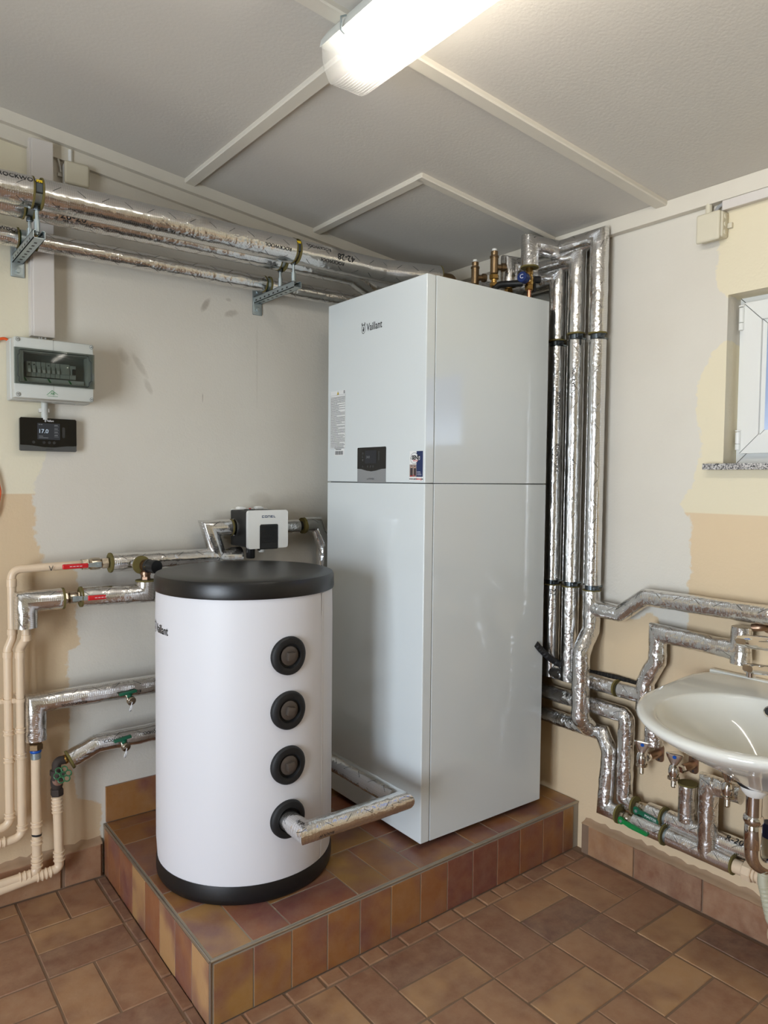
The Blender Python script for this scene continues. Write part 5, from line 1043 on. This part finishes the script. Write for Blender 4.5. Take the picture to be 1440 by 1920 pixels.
# cream waste line at the end of the lower run
cw_ = thing('cream_pipe', 'old cream pipe with a nut and elbow at the right end under the basin', 'pipe', (-0.09, -1.6, 0.22))
yc0 = -1.560; xw_, zw_ = D_-0.032, ZL[1]+0.004
lathe('socket', [(0.022, 0), (0.022, 0.032)], (xw_, yc0, zw_), (0, -1, 0), 'cream', cw_, 24)
mesh('union_nut', *latheg([(0.027, 0), (0.030, 0.003), (0.030, 0.026), (0.027, 0.029)], (xw_, yc0-0.030, zw_), (0, -1, 0), 8), 'cream', cw_, angle=20)
tube('pipe_run', [(xw_, yc0-0.055, zw_), (xw_, yc0-0.130, zw_), (xw_, yc0-0.135, 0.10), (xw_, yc0-0.138, 0.02)], 0.020, 'cream', cw_, bend=0.035, seg=24)
for k in range(3): lathe('collar', [(0.020, 0), (0.0245, 0.002), (0.0245, 0.006), (0.020, 0.008)], (xw_, yc0-0.062-0.013*k, zw_), (0, -1, 0), 'cream', cw_, 24)
for k, (z, r) in enumerate(((0.150, 0.029), (0.085, 0.028))): lathe('collar', [(0.020, -0.016), (r, -0.010), (r+0.001, 0), (r, 0.010), (0.020, 0.016)], (xw_, yc0-0.136, z), Zd, 'cream', cw_, 24)
# black condensate hose
bh = thing('black_hose', 'black corrugated hose hanging past the riser to behind the basin', 'hose', (-0.1000, -0.8564, 0.7327))
hp = [(-0.1900, -0.8237, 0.8128), (-0.1700, -0.8279, 0.7925), (-0.1200, -0.8336, 0.7495), (-0.0700, -0.8503, 0.7187), (-0.0300, -0.8778, 0.7040), (-0.0155, -0.9543, 0.7018), (-0.0155, -1.0496, 0.7068), (-0.0155, -1.1178, 0.7046), (-0.0155, -1.1727, 0.6998), (-0.0155, -1.2364, 0.6922)]
tube('hose', hp, 0.0125, 'rubber', bh, bend=0.08, seg=20, step=0.0022, rs=lambda l: 0.0122+0.0008*math.sin(l*2*PI/0.0052))
# ---------------------------------------------------------------- wash basin
SY, ZR = -1.712, 0.817
sink = thing('wash_basin', 'white ceramic wash basin on the right wall', 'basin', (-0.25, SY, 0.70))
def rim_pt(a, kx, ky, cx, cy, back):
    """outline: round front, squarer towards the wall"""
    c, s = math.cos(a), math.sin(a); e = 1.0 if c < 0 else back
    return (cx+math.copysign(abs(c)**e, c)*kx, cy+math.copysign(abs(s)**e, s)*ky)
rings = []          # (centre x, centre y, half depth, half width, squareness at the back, height below the rim plane)
NS = 128
spec = [(-0.245, 0, 0.040, 0.040, 1, -0.212), (-0.247, 0, 0.055, 0.060, 1, -0.208), (-0.253, 0, 0.080, 0.084, 0.95, -0.186), (-0.268, 0, 0.130, 0.134, 0.85, -0.142), (-0.286, 0, 0.200, 0.204, 0.7, -0.092), (-0.296, 0, 0.258, 0.270, 0.5, -0.048), (-0.301, 0, 0.288, 0.308, 0.35, -0.022), (-0.302, 0, 0.296, 0.318, 0.30, -0.009), (-0.302, 0, 0.293, 0.315, 0.30, -0.001), (-0.302, 0, 0.284, 0.306, 0.30, 0.003), (-0.305, 0, 0.270, 0.292, 0.33, 0.0035), (-0.330, 0, 0.234, 0.264, 0.7, 0.000), (-0.349, 0, 0.209, 0.249, 0.9, -0.003), (-0.351, 0, 0.2055, 0.2455, 0.95, -0.0042), (-0.352, 0, 0.2025, 0.2425, 0.97, -0.008), (-0.351, 0, 0.199, 0.238, 1, -0.018), (-0.348, 0, 0.184, 0.222, 1, -0.045), (-0.326, 0, 0.140, 0.172, 1, -0.082), (-0.300, 0, 0.086, 0.104, 1, -0.122), (-0.282, 0, 0.048, 0.056, 1, -0.148), (-0.275, 0, 0.030, 0.030, 1, -0.162), (-0.272, 0, 0.022, 0.022, 1, -0.168)]
vs, fs = [], []
for cx, cy, kx, ky, bk, dz in spec:
    for i in range(NS):
        x, y = rim_pt(2*PI*i/NS, kx, ky, cx, SY+cy, bk); x = min(x, -0.004); vs.append((x, y, ZR+0.080*x+dz))
for j in range(len(spec)-1): fs += [(j*NS+i, j*NS+(i+1) % NS, (j+1)*NS+(i+1) % NS, (j+1)*NS+i) for i in range(NS)]
fs += [tuple(range(NS))[::-1], tuple((len(spec)-1)*NS+i for i in range(NS))]
mesh('bowl', vs, fs, 'porcelain', sink, angle=60)
mesh('back_ledge', *boxg((-0.030, SY-0.296, ZR-0.020), (-0.002, SY+0.288, ZR+0.006), 0.006, 3), 'porcelain', sink)
ov = Vector((-0.163, SY+0.030, 0.772)); lathe('overflow', [(0.016, -0.004), (0.016, 0.0012), (0.012, 0.0018), (0.0115, -0.002)], ov, (-1, 0, 0.45), 'chrome', sink, 24, (False, False)); lathe('overflow_hole', [(0.0122, 0), (0.0122, 0.0008)], ov, (-1, 0, 0.45), 'seam_dark', sink, 24)
lathe('drain', [(0.026, 0), (0.026, 0.003), (0.018, 0.004)], (-0.273, SY, ZR-0.022-0.170), Zd, 'chrome', sink, 24)
# basin waste with bottle bend
tr = thing('drain_trap', 'chrome drain trap hanging below the basin', 'trap', (-0.24, -1.68, 0.5)); tx, ty = -0.240, -1.684
lathe('gasket', [(0.045, 0), (0.045, 0.007), (0.030, 0.008)], (tx, ty, 0.5755), Zd, 'rubber', tr, 28); lathe('waste_collar', [(0.024, 0), (0.034, 0.012), (0.038, 0.024), (0.038, 0.030)], (tx, ty, 0.546), Zd, 'white_plastic', tr, 28)
tube('trap_pipe', [(tx, ty, 0.560), (tx, ty, 0.335), (tx+0.085, ty-0.045, 0.335), (tx+0.085, ty-0.045, 0.46), (-0.01, ty-0.09, 0.47)], 0.0215, 'chrome', tr, bend=0.047, seg=28, step=0.01)
lathe('collar', [(0.0222, -0.014), (0.026, -0.008), (0.0275, -0.003), (0.0275, 0.003), (0.026, 0.008), (0.0222, 0.012)], (tx, ty, 0.478), Zd, 'chrome', tr, 28)
lathe('outer_sleeve', [(0.0225, 0), (0.0235, 0.002), (0.0235, 0.066), (0.0225, 0.068)], (tx, ty, 0.395), Zd, 'chrome', tr, 28)
# single-lever faucet reaching in from the right
fa = thing('basin_faucet', 'chrome single-lever faucet over the basin', 'faucet', (-0.12, SY, 0.83)); fy = SY+0.012
lathe('body', [(0.028, 0), (0.026, 0.006), (0.023, 0.014), (0.023, 0.095), (0.026, 0.118), (0.024, 0.135)], (-0.12, fy, ZR-0.008), Zd, 'chrome', fa, 32)
def loftx(sec):
    vs, fs = [], []; n = 20
    for x, z, w, h, tz in sec:
        for i in range(n):
            a = 2*PI*i/n; c, s = math.cos(a), math.sin(a); vs.append((x+tz*s*h, fy+math.copysign(abs(c)**0.6, c)*w, z+math.copysign(abs(s)**0.6, s)*h))
    for j in range(len(sec)-1): fs += [(j*n+i, j*n+(i+1) % n, (j+1)*n+(i+1) % n, (j+1)*n+i) for i in range(n)]
    fs += [tuple(range(n))[::-1], tuple((len(sec)-1)*n+i for i in range(n))]; return vs, fs
mesh('spout', *loftx([(-0.115, 0.880, 0.020, 0.017, 0), (-0.19, 0.900, 0.019, 0.015, 0), (-0.28, 0.918, 0.019, 0.0150, 0), (-0.325, 0.926, 0.018, 0.0130, 0), (-0.336, 0.928, 0.014, 0.009, 0)]), 'chrome', fa, angle=50)
lathe('aerator', [(0.0115, 0), (0.0115, 0.014), (0.010, 0.016)], (-0.317, fy, 0.917), (0, 0, -1), 'chrome', fa, 24)
mesh('lever', *loftx([(-0.10, 0.955, 0.024, 0.018, 0), (-0.16, 0.966, 0.026, 0.021, 0), (-0.24, 0.984, 0.027, 0.021, 0), (-0.33, 1.000, 0.026, 0.018, 0), (-0.365, 1.006, 0.023, 0.014, 0), (-0.378, 1.008, 0.014, 0.008, 0)]), 'chrome', fa, angle=50)
fm = thing('wall_plate_elbow', 'old wall plate elbow behind the chrome faucet lever', 'pipe fitting', (-0.02, -1.60, 0.985))
lathe('plate', [(0.024, 0), (0.024, 0.004), (0.012, 0.006)], (-0.0005, -1.600, 0.990), (-1, 0, 0), 'red_brass', fm, 24); tube('elbow', [(-0.002, -1.600, 0.990), (-0.045, -1.600, 0.990), (-0.050, -1.57, 0.985)], 0.012, 'red_brass', fm, bend=0.02, seg=18)
tube('old_pipe', [(-0.03, -1.9, 1.005), (-0.03, -1.62, 1.000)], 0.009, 'steel_dark', fm, seg=14)
# ---------------------------------------------------------------- hose taps
def hose_tap(label, y, z, out, turn=0.0, plate=True):
    """wall plate, brass elbow, chromed body with a three-cornered handle and a hose tail"""
    b = thing('hose_tap', label, 'tap', (-out, y, z), 'chrome hose taps on the right wall')
    if plate:
        p = rrect(0.062, 0.034, 0.012, 4, -0.031, -0.017)
        mesh('wall_plate', *prismg(p, (-0.0005, y-0.004, z+0.012), (0, 0, 1), (0, 1, 0), (-1, 0, 0), 0.005), 'red_brass', b, angle=25)
        for s in (-1, 1): lathe('plate_screw', [(0.004, 0), (0.004, 0.0016)], (-0.0055, y-0.004, z+0.012+s*0.023), (-1, 0, 0), 'steel_dark', b, 12)
    tube('elbow', [(-0.003, y-0.004, z+0.012), (-0.030, y-0.004, z+0.012), (-0.050, y+0.004, z+0.008)], 0.0135, 'red_brass', b, bend=0.015, seg=20)
    o = Vector((-out, y+0.010, z)); q = Matrix.Rotation(turn, 3, 'Z')
    mesh('inlet', *hexg((-0.045, y+0.002, z+0.008), (o-Vector((-0.045, y+0.002, z+0.008))), 0.0125, 0.022), 'chrome', b, angle=20)
    lathe('tap_body', [(0.009, 0.030), (0.014, 0.025), (0.0175, 0.014), (0.018, 0.002), (0.015, -0.007), (0.015, -0.012)], o, Zd, 'chrome', b, 28)
    lathe('lock_ring', [(0.018, 0), (0.0195, 0.001), (0.0195, 0.008), (0.018, 0.009)], o+Vector((0, 0, -0.020)), Zd, 'nickel', b, 24)
    lathe('hose_tail', [(0.0082, -0.018), (0.0082, -0.021), (0.0088, -0.025), (0.0070, -0.0252), (0.0088, -0.031), (0.0070, -0.0312), (0.0088, -0.037), (0.0070, -0.0372), (0.0086, -0.043), (0.0060, -0.048)], o, Zd, 'nickel', b, 24)
    hd = (q@Vector((0.14, -0.02, 0.99))).normalized(); hx = (q@Vector((-0.93, -0.30, 0.10))); hx = (hx-hd*hx.dot(hd)).normalized(); hy = hd.cross(hx).normalized()
    c0 = o+Vector((0, 0, 0.022)); vs, fs = [], []; secs = [(0.0, 0.0085, 0.0), (0.006, 0.0105, 0.5), (0.014, 0.0165, 1.0), (0.034, 0.0290, 1.0), (0.043, 0.0325, 1.0), (0.0455, 0.0300, 1.0)]; n = 36
    for h, r, k3 in secs:        # three flat sides, one of them (with the dot) turned to the room
        for i in range(n):
            a = 2*PI*i/n; b_ = (a % (2*PI/3)); b_ = b_ if b_ < PI/3 else b_-2*PI/3
            k = min(0.60/math.cos(b_), 0.98); k = k3*k+(1-k3); vs.append(c0+hd*h+(hx*math.cos(a)+hy*math.sin(a))*r*k)
    for j in range(len(secs)-1): fs += [(j*n+i, j*n+(i+1) % n, (j+1)*n+(i+1) % n, (j+1)*n+i) for i in range(n)]
    fs += [tuple(range(n))[::-1], tuple((len(secs)-1)*n+i for i in range(n))]
    h_ = mesh('handle', vs, fs, 'chrome', b, angle=40)
    lathe('blue_dot', [(0.0066, 0.0), (0.0060, 0.0012)], c0+hd*0.034+hx*0.0172, hx-hd*0.42, 'blue', h_, 16)
    return b
for lb, y, z, out, tn in (('hose tap under the foil-lagged pipe left of the basin', -1.234, 0.466, 0.088, 0.15), ('hose tap on a wall plate under the left part of the basin', -1.362, 0.466, 0.100, 0.15), ('hose tap hanging left of the chrome drain trap', -1.572, 0.492, 0.152, 0.7), ('hose tap behind the chrome drain trap at the right edge', -1.70, 0.475, 0.085, 0.5)): hose_tap(lb, y, z, out, tn)
gh = thing('grey_hose', 'grey corrugated waste hose with a blue end behind the chrome trap', 'hose', (-0.12, -1.68, 0.3))
hx0, hy0 = -0.110, -1.672
lathe('blue_nut', [(0.021, 0), (0.023, 0.002), (0.023, 0.042), (0.021, 0.044)], (hx0, hy0, 0.382), Zd, 'blue_dark', gh, 20); lathe('cuff', [(0.0205, 0), (0.0205, 0.055)], (hx0, hy0, 0.328), Zd, 'hose_grey', gh, 24)
tube('hose', [(hx0, hy0, 0.335), (hx0-0.01, hy0+0.012, 0.25), (hx0-0.02, hy0-0.02, 0.15), (hx0-0.03, hy0-0.10, 0.05), (hx0-0.03, hy0-0.30, 0.03)], 0.017, 'hose_grey', gh, bend=0.06, seg=20, step=0.0022, rs=lambda l: 0.0165+0.0009*math.sin(l*2*PI/0.0055))
# ---------------------------------------------------------------- fittings on the cabinet's top
top_z = UZ1
av_spec = (((-0.2900, -0.5680, 2.2566), 'bronze air vent standing leftmost on top of the white cabinet'), ((-0.2900, -0.6716, 2.2738), 'taller bronze air vent beside the foil-lagged elbow on the cabinet top'))
for (p, lb) in av_spec:
    p = V(p); b = thing('air_vent', lb, 'air vent', (p.x, p.y, top_z), 'bronze air vents on the cabinet')
    hi = p.z+0.030
    lathe('vent_body', [(0.0135, -0.066), (0.0155, -0.064), (0.0155, -0.006), (0.0175, -0.005), (0.0175, 0.0), (0.0165, 0.002), (0.0125, 0.004), (0.0135, 0.010), (0.0135, 0.018), (0.011, 0.020)], (p.x, p.y, hi-0.022), Zd, 'bronze', b, 28)
    lathe('vent_cap', [(0.0095, 0), (0.0095, 0.007), (0.008, 0.009)], (p.x, p.y, hi-0.002), Zd, 'white_plastic', b, 20)
    mesh('union_nut', *hexg((p.x, p.y, hi-0.108), Zd, 0.0185, 0.018), 'brass', b, angle=20)
    lathe('neck', [(0.011, 0), (0.011, 0.020)], (p.x, p.y, hi-0.124), Zd, 'brass', b, 20); mesh('union_nut', *hexg((p.x, p.y, hi-0.135), Zd, 0.0165, 0.014), 'brass', b, angle=20)
    lathe('riser_pipe', [(0.011, 0), (0.011, max(0.02, hi-0.13-top_z+0.004))], (p.x, p.y, top_z-0.003), Zd, 'brass', b, 20)
    lathe('side_port', [(0.011, 0.010), (0.011, 0.026), (0.0165, 0.028), (0.0165, 0.040), (0.013, 0.046)], (p.x, p.y, hi-0.062), (0.85, -0.5, 0), 'bronze', b, 24)
sv_ = thing('safety_valve', 'brass safety valve with a dark blue cap and black lever on a copper pipe', 'safety valve', (-0.200, -0.768, top_z))
vx, vy = -0.200, -0.768
lathe('copper_pipe', [(0.0078, 0), (0.0078, 0.060)], (vx, vy, top_z-0.004), Zd, 'copper', sv_, 20)
mesh('union_nut', *hexg((vx, vy, 2.150), Zd, 0.0175, 0.020), 'brass', sv_, angle=20)
lathe('valve_body', [(0.012, 0), (0.0165, 0.008), (0.0165, 0.026), (0.012, 0.036), (0.012, 0.050)], (vx, vy, 2.168), Zd, 'brass', sv_, 24)
lathe('top_union', [(0.0145, 0), (0.0145, 0.003), (0.0135, 0.005), (0.0135, 0.026)], (vx, vy, 2.210), Zd, 'brass', sv_, 24)
bd = Vector((-0.98, -0.22, 0.06)).normalized(); bo = Vector((vx, vy, 2.186))
lathe('bonnet', [(0.013, 0.008), (0.017, 0.016), (0.017, 0.030)], bo, bd, 'brass', sv_, 24); lathe('blue_cap', [(0.018, 0.028), (0.0195, 0.030), (0.0195, 0.056), (0.018, 0.058)], bo, bd, 'blue_dark', sv_, 28)
mesh('cap_mark', *textg('C', 0.022, bo+bd*0.0585, Vector((0.22, -0.98, 0)), (0, 0, 1), bd, 0, 1, 0.0004), 'text_white', sv_, smooth=False)
lathe('black_gauge', [(0.013, 0), (0.013, 0.022), (0.011, 0.024)], bo+Vector((0.020, -0.006, 0.006)), (0.85, -0.5, 0.05), 'black_plastic', sv_, 20); box('gauge_foot', (vx+0.016, vy-0.012, 2.146), (vx+0.026, vy-0.002, 2.182), 'black_plastic', sv_, 0.002)
tube('black_outlet', [bo+Vector((-0.022, 0.012, -0.010)), bo+Vector((-0.060, 0.060, -0.010)), bo+Vector((-0.088, 0.090, -0.012)), bo+Vector((-0.104, 0.100, -0.075))], 0.0125, 'black_plastic', sv_, bend=0.03, seg=16)
uf = thing('pipe_union', 'brass union under the foil-lagged elbow on the cabinet top', 'pipe fitting', (-0.200, -0.664, top_z))
lathe('wool_ring', [(0.024, 0), (0.031, 0.001), (0.031, 0.006), (0.024, 0.007)], (-0.200, -0.664, 2.184), Zd, 'wool', uf, 24); mesh('union_nut', *hexg((-0.200, -0.664, 2.150), Zd, 0.0175, 0.026), 'brass', uf, angle=20); lathe('riser_pipe', [(0.011, 0), (0.011, 0.080)], (-0.200, -0.664, top_z-0.003), Zd, 'brass', uf, 20)
lathe('riser_pipe', [(0.014, 0), (0.014, 0.06)], (-0.200, -0.50, top_z-0.003), Zd, 'brass', r3, 20)
